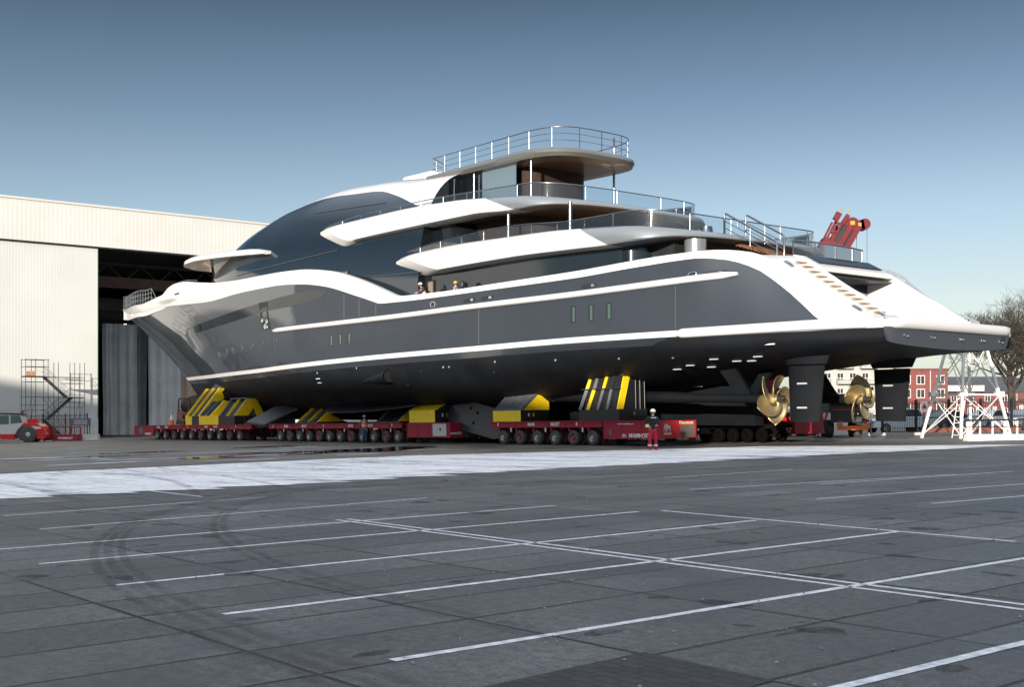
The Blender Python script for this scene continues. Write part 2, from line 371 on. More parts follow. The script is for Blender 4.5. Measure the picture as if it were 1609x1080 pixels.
for o_ in (0, .2, .4, 2.0, 2.2):          # long arc of a turning vehicle across the bays
    track([(-23.0+21*math.sin(t*1.45)+o_*.3, 43.2-o_-(1-math.cos(t*1.45))*15) for t in [i/40 for i in range(41)]], .11)
for o_ in (0, .2, .4, 2.1, 2.3):
    track([(-5.2-o_+2.2*math.cos(t*2), 42-26*t) for t in [i/30 for i in range(31)]], .13)
struct(quay_frame(tr.build('tyre_marks', TRK, smooth=False), .020))

# parking bay lines, 2.5 m apart, five metres either side of a double centre line
PL = mat('worn_road_paint', (.62,.65,.68), .7, noise=.30, nscale=9)
def frag_line(m, s0, w0, s1, w1, wd, gap=0):
    d = Vector((s1-s0, w1-w0)); ln = d.length; d.normalize(); n_ = Vector((-d.y, d.x)); n = max(2, int(ln/.35)); P = []; Q = []
    for i in range(n+1):
        c = Vector((s0, w0))+d*ln*i/n; j = random.uniform(-.006,.006)
        a_ = c+n_*(wd/2+j); b_ = c-n_*(wd/2-j*.5); P.append((a_.x,a_.y,0)); Q.append((b_.x,b_.y,0))
    m.loft([P, Q])
pl = M()
for i, s in enumerate((-27.0,-24.55,-22.0,-19.3,-16.75,-14.2,-12.05)):
    frag_line(pl, s-.05, 42.5, s-.25, 32.7 if i > 1 else 31, .10)
frag_line(pl, -32, 37.95, -11.7, 36.95, .075); frag_line(pl, -32, 37.70, -11.7, 36.74, .075)
for s0, w0, s1, w1 in ((-15.0,28.6,-16.2,19),(-17.2,28.3,-18.2,20),(-11.2,28.0,-12.6,20.0),(-12.3,25,-13,18),(-.9,35.8,-4.1,35.9),(-9.4,41,-8.6,33),(-6,40.6,-5.4,35),(-14.6,32.3,-21.3,32.9),(-7.5,25,-7.6,20)):
    frag_line(pl, s0, w0, s1, w1, .085)
struct(quay_frame(pl.build('parking_lines', PL, smooth=False), .004))
ST = faded('oil_stains', (.03,.03,.031), 0, .8, 5.5)
sm = M(); rnd = random.Random(21)
for i in range(130):
    s_ = rnd.uniform(-25, -3); w_ = rnd.uniform(24, 43); ra = rnd.uniform(.03,.26)*rnd.choice((.5,1,1.2)); rb = rnd.uniform(.04,.22); ph = rnd.uniform(0, 6)
    sm.poly([(s_+ra*math.cos(6.283*j/16)*(1+.25*math.sin(3*6.283*j/16+ph)), w_+rb*math.sin(6.283*j/16)*(1+.25*math.sin(2*6.283*j/16+ph)), .00002*i) for j in range(16)])
struct(quay_frame(sm.build('oil_stains', ST, smooth=False), .0025))
# clinker-paved patch in the near foreground
PAV = bpy.data.materials.new('black_setts'); PAV.use_nodes = True
nt = PAV.node_tree; b = nt.nodes['Principled BSDF']; tc = nt.nodes.new('ShaderNodeTexCoord'); br = nt.nodes.new('ShaderNodeTexBrick')
br.inputs['Scale'].default_value = 1; br.inputs['Brick Width'].default_value = .21; br.inputs['Row Height'].default_value = .105; br.inputs['Mortar Size'].default_value = .008
br.inputs['Color1'].default_value = (.018,.019,.021,1); br.inputs['Color2'].default_value = (.034,.035,.038,1); br.inputs['Mortar'].default_value = (.008,.008,.009,1)
nt.links.new(tc.outputs['Object'], br.inputs['Vector']); nt.links.new(br.outputs['Color'], b.inputs['Base Color']); b.inputs['Roughness'].default_value = .7
bp = nt.nodes.new('ShaderNodeBump'); bp.invert = True; bp.inputs['Distance'].default_value = .012; nt.links.new(br.outputs['Fac'], bp.inputs['Height']); nt.links.new(bp.outputs[0], b.inputs['Normal'])
pv = M(); pv.poly([(-23.15,42.6,0),(-23.05,41.05,0),(-24.25,41.1,0),(-24.4,42.9,0)])
struct(quay_frame(pv.build('paved_patch', PAV, smooth=False), .006))

# puddles
WATER = mat('puddle_water', (.015,.016,.018), .03, spec=.8)
def puddle(s, w, rs, rw, seed):
    rnd = random.Random(seed); ph = [rnd.uniform(0, 6.28) for _ in range(5)]; n = 56; pts = []
    for i in range(n):
        a_ = 6.28318*i/n; r_ = 1+.28*math.sin(2*a_+ph[0])+.16*math.sin(3*a_+ph[1])+.10*math.sin(5*a_+ph[2])+.07*math.sin(9*a_+ph[3])+.04*math.sin(15*a_+ph[4])
        pts.append((s+rs*r_*math.cos(a_), w+rw*r_*math.sin(a_), 0))
    m = M(); m.poly(pts); struct(quay_frame(m.build('puddle', WATER, smooth=False), .009))
for i, (px) in enumerate([(23.4,14.2,2.6,3.6),(22.6,18.6,1.9,2.6),(21.8,24.4,1.7,1.2),(19.8,23.6,.45,.9),(24.6,20.8,.7,1.8),(33.5,23.2,.9,3.4),(29,28,1.0,3),(36,14,.8,2.6),(27,10.5,.6,1.6)]):
    puddle(px[0], px[1], px[2], px[3], 40+i)
# thin frost patches on the apron
FR2 = mat('thin_frost', (.42,.44,.47), .7, noise=.35, nscale=1.2)
fp = M(); rnd = random.Random(5)
for i in range(46):
    s = rnd.uniform(16, 34); w = rnd.uniform(13, 34); n = 14; ph = rnd.uniform(0, 6)
    ra = rnd.uniform(.12,.55); rb = rnd.uniform(.5,1.9)
    fp.poly([(s+ra*math.cos(6.283*j/n)*(1+.3*math.sin(3*6.283*j/n+ph)), w+rb*math.sin(6.283*j/n)*(1+.3*math.sin(2*6.283*j/n+ph)), .0003*i) for j in range(n)])
struct(quay_frame(fp.build('frost_patches', FR2, smooth=False), .010))

# ------------------------------------------------------------------ YACHT
K = 1.08
def YP(p): return (K*p[0], K*p[1], EYE+(p[2]-EYE)*K)
def YM(): return M(YP)
yacht = thing('motor_yacht', 'huge graphite and white superyacht with stepped decks carried on red trailers', 'yacht', (QX[0], QX[1], 0), AX)
STEM = [(0.9,66),(1.3,68),(2.8,71.2),(3.7,72.4),(5.1,74.5),(7.3,78.9),(9.8,84.6),(10.8,87.3),(12.1,89.8)]
WA = smt([(-.1,4.5),(6,5.55),(14,6.5),(25,7.0),(35,7.1),(36,7.1)])
SHO = smt([(-.2,5.32),(.5,5.35),(1.3,5.62),(2.2,6.12),(3.2,6.68),(3.9,7.18),(4.6,7.70),(5.35,8.10),(6.4,8.46),(7.5,8.56),(8.3,8.56)])
INN = smt([(-.2,5.34),(.3,5.38),(.95,5.72),(1.88,6.30),(2.72,6.78),(4.06,7.63),(4.7,8.02),(5.5,8.34),(6.4,8.52)])
WSH = smt([(-.2,4.6),(.6,4.3),(1.4,4.05),(4,4.05),(6,4.9),(8,5.83)])
def HW(s, z):
    w0 = WA(s)
    if s < 8 and z > 5.1:
        t = min(1., (z-5.1)/max(.05, SHO(s)-5.1)); return w0-(w0-min(w0, WSH(s)))*t**1.4
    if s <= 36: return w0
    L_ = itp(STEM, z); se = itp([(4.6,36),(10.5,43)], z); p = itp([(4.6,1.55),(7.5,1.75),(10.5,2.25)], z)
    x = max(0., min(1., (s-se)/(L_-se)))
    return w0*(1-x**p)
sheer = smt([(-.2,5.32),(.5,5.35),(1.3,5.62),(2.2,6.12),(3.2,6.68),(3.9,7.18),(4.6,7.70),(5.35,8.10),(6.4,8.46),(7.5,8.56),(9.3,8.54),(15,8.3),(20,8.2),(25,8.13),(28.3,8.17),(29.3,8.20),(29.45,8.25),(30.4,8.56),(31.4,8.90),(33.6,9.57),(36.5,10.25),(40.5,10.70),(43.9,10.8),(48.5,10.82),(52.5,10.95),(56.5,11.3),(60,11.66),(62,11.72),(63.8,11.6),(66.2,11.18),(72.5,11.1),(78.5,11.35),(85.5,11.6),(89.8,11.95)])
wbot = smt([(2.45,5.3),(2.62,5.40),(3.6,6.12),(4.6,6.88),(5.8,7.72),(7.0,8.13),(8.2,8.26),(11.4,8.15),(15.2,7.98),(21.7,7.9),(27,7.86),(30.4,7.90),(31.2,7.92),(31.3,7.95),(32.2,8.19),(33.6,8.54),(37.3,9.40),(40.5,9.80),(44,9.97),(48.5,9.95),(54.5,9.80),(60,10.0),(66.5,10.25),(74,10.2),(80,10.35),(87,10.8),(90,10.95)])
stripe = smt([(-.2,4.95),(5,4.95),(9,5.0),(15,4.98),(22,4.88),(31,4.78),(42,4.6),(51,4.5),(60,4.5),(75,4.62)])
zkeel = smt([(-.1,4.25),(2,4.13),(6,3.75),(10,3.3),(14,2.8),(20,2.2),(26,1.7),(32,1.42),(40,1.28),(70,1.25)])
def strip(name, mt, lo, hi, s0, s1=None, rows=8, cols=120, off=0., sec=None, parent=yacht, sides=(1, -1)):
    m = YM()
    for side in sides:
        grid = []
        for k in range(rows+1):
            t = k/rows; row = []
            for i in range(cols+1):
                a_ = i/cols; a_ = a_ if s1 is not None else 1-(1-a_)**1.25
                s = s0+a_*((s1 if s1 is not None else 80)-s0)
                for _ in range(12):
                    z = lo(s)+(hi(s)-lo(s))*t
                    if s1 is not None: break
                    s = .4*s+.6*(s0+a_*(itp(STEM, z)-s0))
                z = lo(s)+(hi(s)-lo(s))*t
                w_ = sec(s, t, z) if sec else HW(s, z)
                row.append((s, side*(max(w_, 0)+off), z))
            grid.append(row)
        m.loft(grid)
    return m.build(name, mt, parent, 50)
def usec(s, t, z):
    zs = stripe(s); m_ = itp([(0,9),(3,5),(10,2.8),(20,2.5),(40,2.6),(55,2.0),(70,1.5)], s); n_ = itp([(0,1),(10,1.6),(40,2.2),(55,1.7),(70,1.2)], s)
    L_ = itp(STEM, zs); zl = zs
    w0 = WA(s)
    if s > 36:
        Lz = itp(STEM, z); se = 36-6*(1-t); x = max(0., min(1., (s-se)/(Lz-se))); w0 = w0*(1-x**1.55)
    return w0*(1-(1-t)**m_)**(1/n_)
strip('bulwark', WHITE, wbot, sheer, 2.45, rows=6, cols=220)
strip('topsides', HULL, lambda s: stripe(s)+.26, wbot, 2.45, rows=12, cols=220)
strip('white_stripe', WHITE, stripe, lambda s: stripe(s)+.26, 2.2, rows=2, cols=180, off=.015)
strip('boot_top', BOOT, lambda s: stripe(s)-.34 if s > 10 else stripe(s)-.03, stripe, 2.2, rows=2, cols=160, off=.004,
      sec=lambda s, t, z: usec(s, max(0., 1-(stripe(s)-z)/(stripe(s)-zkeel(s))), z)+.012)
strip('underwater_hull', BLACK, zkeel, stripe, -.1, rows=22, cols=150, sec=usec)
for sd1 in (1, -1): strip('aft_quarter', WHITE, lambda s: 4.95, lambda s: max(5.3, sheer(s)), -.1, 2.452, rows=5, cols=24, sides=(sd1,))
# transom
m = YM()
pts = []
for i in range(25):
    wv = -4.5+9.0*i/24; q = abs(wv)/4.5
    zb_ = 4.25+.7*(1-(1-q)**(1/9.)) if q < 1 else 4.95
    pts.append((wv, zb_))
m.loft([[(-.08-.22*math.sqrt(max(0, 1-(p[0]/4.5)**8)), p[0], 4.98) for p in pts], [(-.06-.06*math.sqrt(max(0, 1-(p[0]/4.5)**8)), p[0], min(4.95, p[1])) for p in pts]])
m.loft([[(-.06-.06*math.sqrt(max(0, 1-(p[0]/4.5)**8)), p[0], min(4.95, p[1])) for p in pts], [(.02, p[0]*.999, min(4.95, p[1])) for p in pts]])
TRM = mat('transom_grey_paint', (.085,.095,.112), .32, metal=.3, coat=.4)
tr_o = m.build('transom', TRM, yacht)
for wv in (3.2, 1.4, -.6, -2.2, -3.6):
    mm = YM().lathe([(0,.06),(-.05,.06),(-.055,.03)], (-.245, wv, 4.66), 'x', 12); mm.build('exhaust_port', CHROME, tr_o)
YM().box(-.31,-.22,-3.75,-3.5,4.74,4.88).build('exhaust_port', BLKST, tr_o)
# swimming platform deck and its thick white fender rail that runs forward along the sides
m = YM()
for sd_ in (1,):
    L0 = []; L1 = []
    for i in range(40):
        s = -.15+6.1*i/39; L0.append((s, HW(max(s,0), 5)-.02, 5.30)); L1.append((s, -HW(max(s,0), 5)+.02, 5.30))
    m.loft([L0, L1])
m.build('swim_platform', WHITE, yacht)
path = []
for i in range(30): s = 9.1-(9.1-.7)*i/29; path.append((s, HW(s, 5)+.05))
for i in range(1, 10):
    a_ = i/10*math.pi/2; path.append((.7-1.0*math.sin(a_), 4.55-1.0+1.0*math.cos(a_)))
for i in range(0, 13): path.append((-.30-.06*math.sin(math.pi*i/12), 3.55-7.1*i/12))
half = len(path)
for i in range(1, 10):
    a_ = i/10*math.pi/2; path.append((-.30+1.0*(1-math.cos(a_)), -3.55-1.0*math.sin(a_)))
for i in range(30): s = .7+(9.1-.7)*i/29; path.append((s, -HW(s, 5)-.05))
m = YM(); rows = []
for i, (s, w_) in enumerate(path):
    a_ = Vector(path[max(i-1,0)]); b_ = Vector(path[min(i+1,len(path)-1)]); d = (b_-a_).normalized(); nx = Vector((-d.y, d.x))
    zc = itp([(-1,5.13),(3,5.17),(9.2,5.12)], s); rr = .205
    if i == 0 or i == len(path)-1: rr *= .5
    rows.append([(s+nx.x*.17*math.cos(q)*(rr/.205), w_+nx.y*.17*math.cos(q)*(rr/.205), zc+rr*math.sin(q)) for q in [2*math.pi*j/12 for j in range(12)]])
m.loft(rows, closed=True, capends=True); m.build('fender_rail', WHITE, yacht, 60)
# upper rub rails
rub = smt([(6.3,7.48),(9.3,7.37),(15.2,7.22),(21.7,7.16),(30.9,7.08),(44.3,7.1)])
for sd_ in (1, -1):
    P = []; n = 60
    for i in range(n+1): s = 6.3+38*i/n; P.append((s, sd_*(HW(s, 7.2)+.03), rub(s)))
    YM().tube(P, .15, 10, rad=[.07 if i in (0, n) else .15 for i in range(n+1)]).build('rub_rail', WHITE, yacht, 60)
# bulwark cap + inner face, deck
for sd_ in (1, -1):
    m = YM(); A_, B_, C_ = [], [], []
    for i in range(161):
        s = 5.6+(89.0-5.6)*i/160; z = sheer(s); w_ = HW(s, z); wi = max(w_-.28, 0.02)
        A_.append((s, sd_*w_, z)); B_.append((s, sd_*wi, z+.015)); C_.append((s, sd_*wi, z-1.0))
    m.loft([A_, B_, C_]); m.build('bulwark_cap', WHITE, yacht)
m = YM(); A_, B_ = [], []
for i in range(121):
    s = 5.6+(88.5-5.6)*i/120; z = sheer(s)-.98; w_ = max(HW(s, z+.9)-.3, .02); A_.append((s, w_, z)); B_.append((s, -w_, z))
m.loft([A_, B_]); m.build('main_deck', TEAK, yacht)
# the sloping aft wings with boarding steps
for sd_ in (1, -1):
    m = YM(); A_, B_, C_ = [], [], []
    for i in range(31):
        s = -.05+5.75*i/30; z = max(sheer(s), 5.33); w_ = HW(max(s,0), z)
        A_.append((s, sd_*w_, z)); B_.append((s, sd_*2.55, max(INN(s), z+.01))); C_.append((s, sd_*2.5, 5.3))
    m.loft([A_, B_, C_]); wing = m.build('aft_wing', WHITE, yacht)
    for k in range(12):
        s = 4.72-3.75*k/11; z = (INN(s)*.62+SHO(s)*.38 if sd_ > 0 else INN(s)-.02)+.02
        w0, w1 = (2.95, 3.6) if sd_ > 0 else (-2.56, -2.72)
        sl = (SHO(s)-INN(s))/(WSH(s)-2.55); rows = []
        for w_ in (w0, w1):
            zz = INN(s)+sl*.45; rows.append([(s+.06, w_, zz+.02), (s-.10, w_, zz+.02), (s-.10, w_, zz-.02), (s+.02, w_, zz-.02)])
        t_ = YM(); t_.loft(rows, closed=True, capends=True)
        t_.build('boarding_step', STEPT if sd_ > 0 else GREYST, wing)
    for s, w_ in ((4.75, 3.95), (1.55, 3.8), (.8, 3.3)):
        z = INN(s)+(SHO(s)-INN(s))*min(1, (w_-2.55)/(WSH(s)-2.55))+.03
        t_ = YM(); t_.tube([(s+.24,sd_*w_,z+.05),(s+.15,sd_*w_,z+.12),(s-.15,sd_*w_,z-.04),(s-.24,sd_*w_,z-.15)], .04, 8)
        t_.build('mooring_cleat', CHROME, wing)
        if sd_ > 0: YM().prism([(s+.2,z+.12),(s-.2,z-.13),(s-.2,z-.16),(s+.2,z+.09)], 'y', w_-.12, w_+.12).build('fairlead_recess', GREYST, wing)
# beach club opening between the wings
m = YM(); m.prism([(4.25,7.62),(5.7,7.50),(5.7,8.44),(5.2,8.32),(4.3,7.82)], 'y', -2.5, 2.5); lint = m.build('lounge_lintel', WHITE, yacht)
YM().prism([(4.55,8.03),(5.25,8.40),(5.25,8.37),(4.55,8.00)], 'y', -2.15, 2.25).build('skylight', GLASSB, lint)
YM().box(5.55,5.62,-2.5,2.5,5.3,7.52).build('lounge_glass_door', GLASSB, yacht)
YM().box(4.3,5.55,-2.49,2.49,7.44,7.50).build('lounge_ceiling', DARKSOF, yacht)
YM().lathe([(0,.035),(.02,.035)], (.6,-2.49,5.6), 'y', 10).build('deck_light', BLKST, yacht)

# appendages: keel skeg, shafts, struts, propellers, rudders, fins
m = YM()
m.loft([[(9.6,.28,1.15),(24,.3,1.12),(30,.25,1.25)],[(10.2,.32,3.7),(20,.5,2.6),(32,.3,1.9)]]); m.loft([[(9.6,-.28,1.15),(24,-.3,1.12),(30,-.25,1.25)],[(10.2,-.32,3.7),(20,-.5,2.6),(32,-.3,1.9)]])
m.loft([[(9.6,.28,1.15),(24,.3,1.12),(30,.25,1.25)],[(9.6,-.28,1.15),(24,-.3,1.12),(30,-.25,1.25)]]); m.loft([[(9.6,.28,1.15),(10.2,.32,3.7)],[(9.6,-.28,1.15),(10.2,-.32,3.7)]])
m.build('keel_skeg', BLACK, yacht)
for sd_ in (1, -1):
    W3 = 3.0*sd_
    YM().tube([(6.9,W3,2.36),(11,W3,2.42),(11.6,W3,2.44),(16,W3,2.52),(24,W3*.95,2.72)], .2, 14, rad=[.20,.20,.26,.30,.34]).build('propeller_shaft', BLACK, yacht)
    YM().prism([(7.3,2.22),(8.1,2.22),(9.75,4.15),(8.75,4.15)], 'y', W3-.09, W3+.09).build('shaft_strut', BLACK, yacht)
    m = YM(); m.loft([[(7.3,W3,2.3),(7.9,W3,2.3)],[(7.6,W3-sd_*1.9,3.95),(8.3,W3-sd_*1.9,3.95)]]); m.loft([[(7.3,W3,2.42),(7.9,W3,2.42)],[(7.6,W3-sd_*1.9,4.1),(8.3,W3-sd_*1.9,4.1)]]); m.build('shaft_strut', BLACK, yacht)
    # propeller: five skewed blades
    hub = YM().lathe([(-.42,.02),(-.36,.12),(-.15,.19),(.2,.23),(.32,.2)], (6.42,W3,2.35), 'x', 20).build('propeller', BRONZE, yacht)
    YM().lathe([(-.62,.03),(-.55,.12),(-.30,.16)], (6.36,W3,2.35), 'x', 16).build('propeller_nut', BLKST, hub)
    for kb in range(5):
        th0 = 2*math.pi*kb/5+.5; m = YM(); rows = []
        for i in range(15):
            r_ = .17+.98*i/14; u_ = i/14; chord = .46*math.sin(math.pi*min(1, .22+.74*u_))**.8*(1-.98*max(0, u_-.82)/.18*.9)+.02
            skew = sd_*(-.15+.55*u_*u_); pitch = R(62-38*u_); row = []
            for j in range(9):
                c = -1+2*j/8; arc = c*chord*1.3*math.cos(pitch*.55)/max(r_, .25)*.9; ang = th0+skew+sd_*arc
                xx = 6.42+c*chord*math.sin(pitch)*.9-.12*u_+.05*(1-c*c)
                row.append((xx, W3+r_*math.cos(ang), 2.35+r_*math.sin(ang)))
            rows.append(row)
        m.loft(rows); bl = m.build('propeller_blade', BRONZE, hub, 80)
        sdm = bl.modifiers.new('thickness', 'SOLIDIFY'); sdm.thickness = .035
    # rudder and its head
    def foil(s0, s1, th, n=12):
        o_ = []
        for i in range(n+1):
            t = i/n; o_.append((s0+(s1-s0)*t, th*(math.sin(math.pi*(t**.6))**.8 if 0 < t < 1 else .12)))
        return o_+[(a_, -b_) for a_, b_ in o_[::-1]]
    m = YM(); m.loft([[(a_, W3+b_, 1.36) for a_, b_ in foil(5.45,3.95,.16)],[(a_, W3+b_, 3.68) for a_, b_ in foil(5.55,3.70,.19)]], closed=True, capends=True)
    ru = m.build('rudder', BLACK, yacht)
    m = YM(); m.loft([[(a_, W3+b_, 3.74) for a_, b_ in foil(5.62,3.62,.24)],[(a_, W3+b_, 4.30) for a_, b_ in foil(5.95,3.35,.40)]], closed=True, capends=True)
    m.build('rudder_head', BLACK, yacht)
    for z in (1.95, 2.95): YM().box(4.45,4.95,W3+.185,W3+.215,z-.035,z+.035).build('zinc_anode', ANODE, ru)
    # small bar anodes on the bottom
    for s, z_ in ((9.63,3.84),(8.96,3.77),(7.98,4.04),(7.27,3.96),(6.7,3.95),(5.96,4.1),(10.6,3.7)):
        if sd_ > 0:
            # find the hull point
            best = min(((abs(zkeel(s)+(stripe(s)-zkeel(s))*t-(z_)), t) for t in [i/60 for i in range(61)]))[1]
            zz = zkeel(s)+(stripe(s)-zkeel(s))*best; wv = usec(s, best, zz)
            YM().box(s-.22,s+.22,wv-.02,wv+.07,zz-.05,zz+.0).build('zinc_anode', ANODE, yacht)
def fin(pts, w0, w1, th, name='stabiliser_fin', mt=None):
    m = YM(); top = [(s, w0+(w1-w0)*t, z) for s, z, t in pts]; n = len(pts)
    A_ = [m.add((p[0], p[1], p[2]+th/2)) for p in top]; B_ = [m.add((p[0], p[1], p[2]-th/2)) for p in top]
    m.face(A_); m.face(B_[::-1])
    for i in range(n): m.face((A_[i], B_[i], B_[(i+1) % n], A_[(i+1) % n]))
    return m.build(name, mt or FINM, yacht)
FINM = mat('fin_grey_black', (.026,.028,.034), .35, noise=.15, nscale=1)
FINP = [(28.2,1.45),(27.9,2.5),(27.6,2.62),(23.6,1.95),(22.9,.45),(23.4,.36),(26.4,.80)]
# forward fin: angled plate below the turn of the bilge; aft fin: a larger one
for sd_ in (1, -1):
    fin([(51.6,1.02,1),(51.2,1.12,1),(49.6,2.15,.1),(48.6,2.2,0),(46.6,2.02,0),(47.0,1.85,.2),(48.6,.90,1)], 3.9*sd_, 5.4*sd_, .12)
    m = YM(); P = FINP
    wv = lambda s, z: sd_*(4.75-(z-.4)*.25)
    A_ = [m.add((s, wv(s,z)+.10, z)) for s, z in P]; B_ = [m.add((s, wv(s,z)-.12, z)) for s, z in P]
    m.face(A_); m.face(B_[::-1])
    for i in range(len(P)): m.face((A_[i], B_[i], B_[(i+1) % len(P)], A_[(i+1) % len(P)]))
    fo = m.build('stabiliser_fin', FINM, yacht)
    for s, z in ((26.0,2.0),(25.3,1.75),(25.5,1.2)):
        YM().lathe([(0,.09),(.02,.09),(.02,.07),(.005,.068)], (s, sd_*(4.86-(z-.4)*.25), z), 'y', 14).build('fin_bolt_ring', BLACK, fo)
    # bilge keel
    m = YM(); rows = []
    for i in range(21):
        s = 30.3+10.3*i/20; e = math.sin(math.pi*(.06+.9*i/20))**.5; rows.append([(s, sd_*4.9, 2.36-.02*(s-30)), (s, sd_*(4.9+.75*e), 2.36-.034*(s-30)-.30*e), (s, sd_*(4.9+.72*e), 2.28-.034*(s-30)-.30*e), (s, sd_*4.9, 2.22-.02*(s-30))])
    m.loft(rows, closed=True, capends=True); m.build('bilge_keel', FINM, yacht)
# bow thruster fairing (scoop) on the near side, bulbous bow
def hullpt(s, z, off=0.):
    if z >= stripe(s): return (s, HW(s, z)+off, z)
    t = max(0, (z-zkeel(s))/(stripe(s)-zkeel(s))); return (s, usec(s, t, z)+off, z)
for sd_ in (1, -1):
    m = YM(); rows = []
    for i in range(15):
        t = i/14; s = 33.4-3.2*t; z = 3.55+.26*t; r_ = .06+.38*t**.8; o_ = .02+.46*t
        c = hullpt(s, z); row = []
        for j in range(12):
            a_ = -math.pi*.62+math.pi*1.24*j/11; row.append((s+.10*math.cos(a_)*t, sd_*(c[1]-.12+(o_+.12)*math.cos(a_)*1.0), z+r_*math.sin(a_)))
        rows.append(row)
    m.loft(rows); sc = m.build('thruster_scoop', BLACK, yacht)
    c = hullpt(30.2, 3.8); YM().lathe([(0,.36),(.02,.36)], (30.3, sd_*(c[1]+.04), 3.81), 'x', 16).build('scoop_opening', BLKST, sc)
m = YM(); rows = []
for i in range(17):
    t = i/16; s = 62+13.2*t; r_ = 1.02*(1-max(0, (t-.35)/.65)**2.6)**.5*(.75+.25*min(1, t*3)); zc = 2.15+.25*t
    rows.append([(s, .95*r_*math.cos(a_), zc+1.15*r_*math.sin(a_)) for a_ in [6.28318*j/18 for j in range(18)]])
m.loft(rows, closed=True, capends=True); m.build('bulbous_bow', BLACK, yacht, 60)

# hull-side openings (patches on the hull surface)
def outline(s0, s1, z0, z1, r_, n=6):
    r_ = min(r_, (s1-s0)/2.001, (z1-z0)/2.001); o_ = []
    for cx_, cz_, a0 in ((s1-r_, z1-r_, 0), (s0+r_, z1-r_, 90), (s0+r_, z0+r_, 180), (s1-r_, z0+r_, 270)):
        for i in range(n+1): a_ = R(a0+90*i/n); o_.append((cx_+r_*math.cos(a_), cz_+r_*math.sin(a_)))
    return o_
def patch(name, ol, mt, off=.012, th=.03, parent=yacht, skew=0, side=1):
    m = YM(); zc = sum(p[1] for p in ol)/len(ol); sc_ = sum(p[0] for p in ol)/len(ol)
    ol = [(s, z+skew*(s-sc_)) for s, z in ol]
    A_ = [m.add((lambda q: (q[0], side*q[1], q[2]))(hullpt(s, z, off))) for s, z in ol]; B_ = [m.add((lambda q: (q[0], side*q[1], q[2]))(hullpt(s, z, off-th))) for s, z in ol]
    m.face(A_)
    for i in range(len(ol)): m.face((A_[i], B_[i], B_[(i+1) % len(ol)], A_[(i+1) % len(ol)]))
    return m.build(name, mt, parent, smooth=False)
def ring(name, ol, mt, rad, off=.0, parent=yacht, side=1):
    m = YM(); m.tube([(lambda q: (q[0], side*q[1], q[2]))(hullpt(s, z, off)) for s, z in ol], rad, 6, closed=True); return m.build(name, mt, parent, 60)
GREENG = mat('green_tinted_glass', (.05,.09,.075), .05, spec=.9, coat=.4)
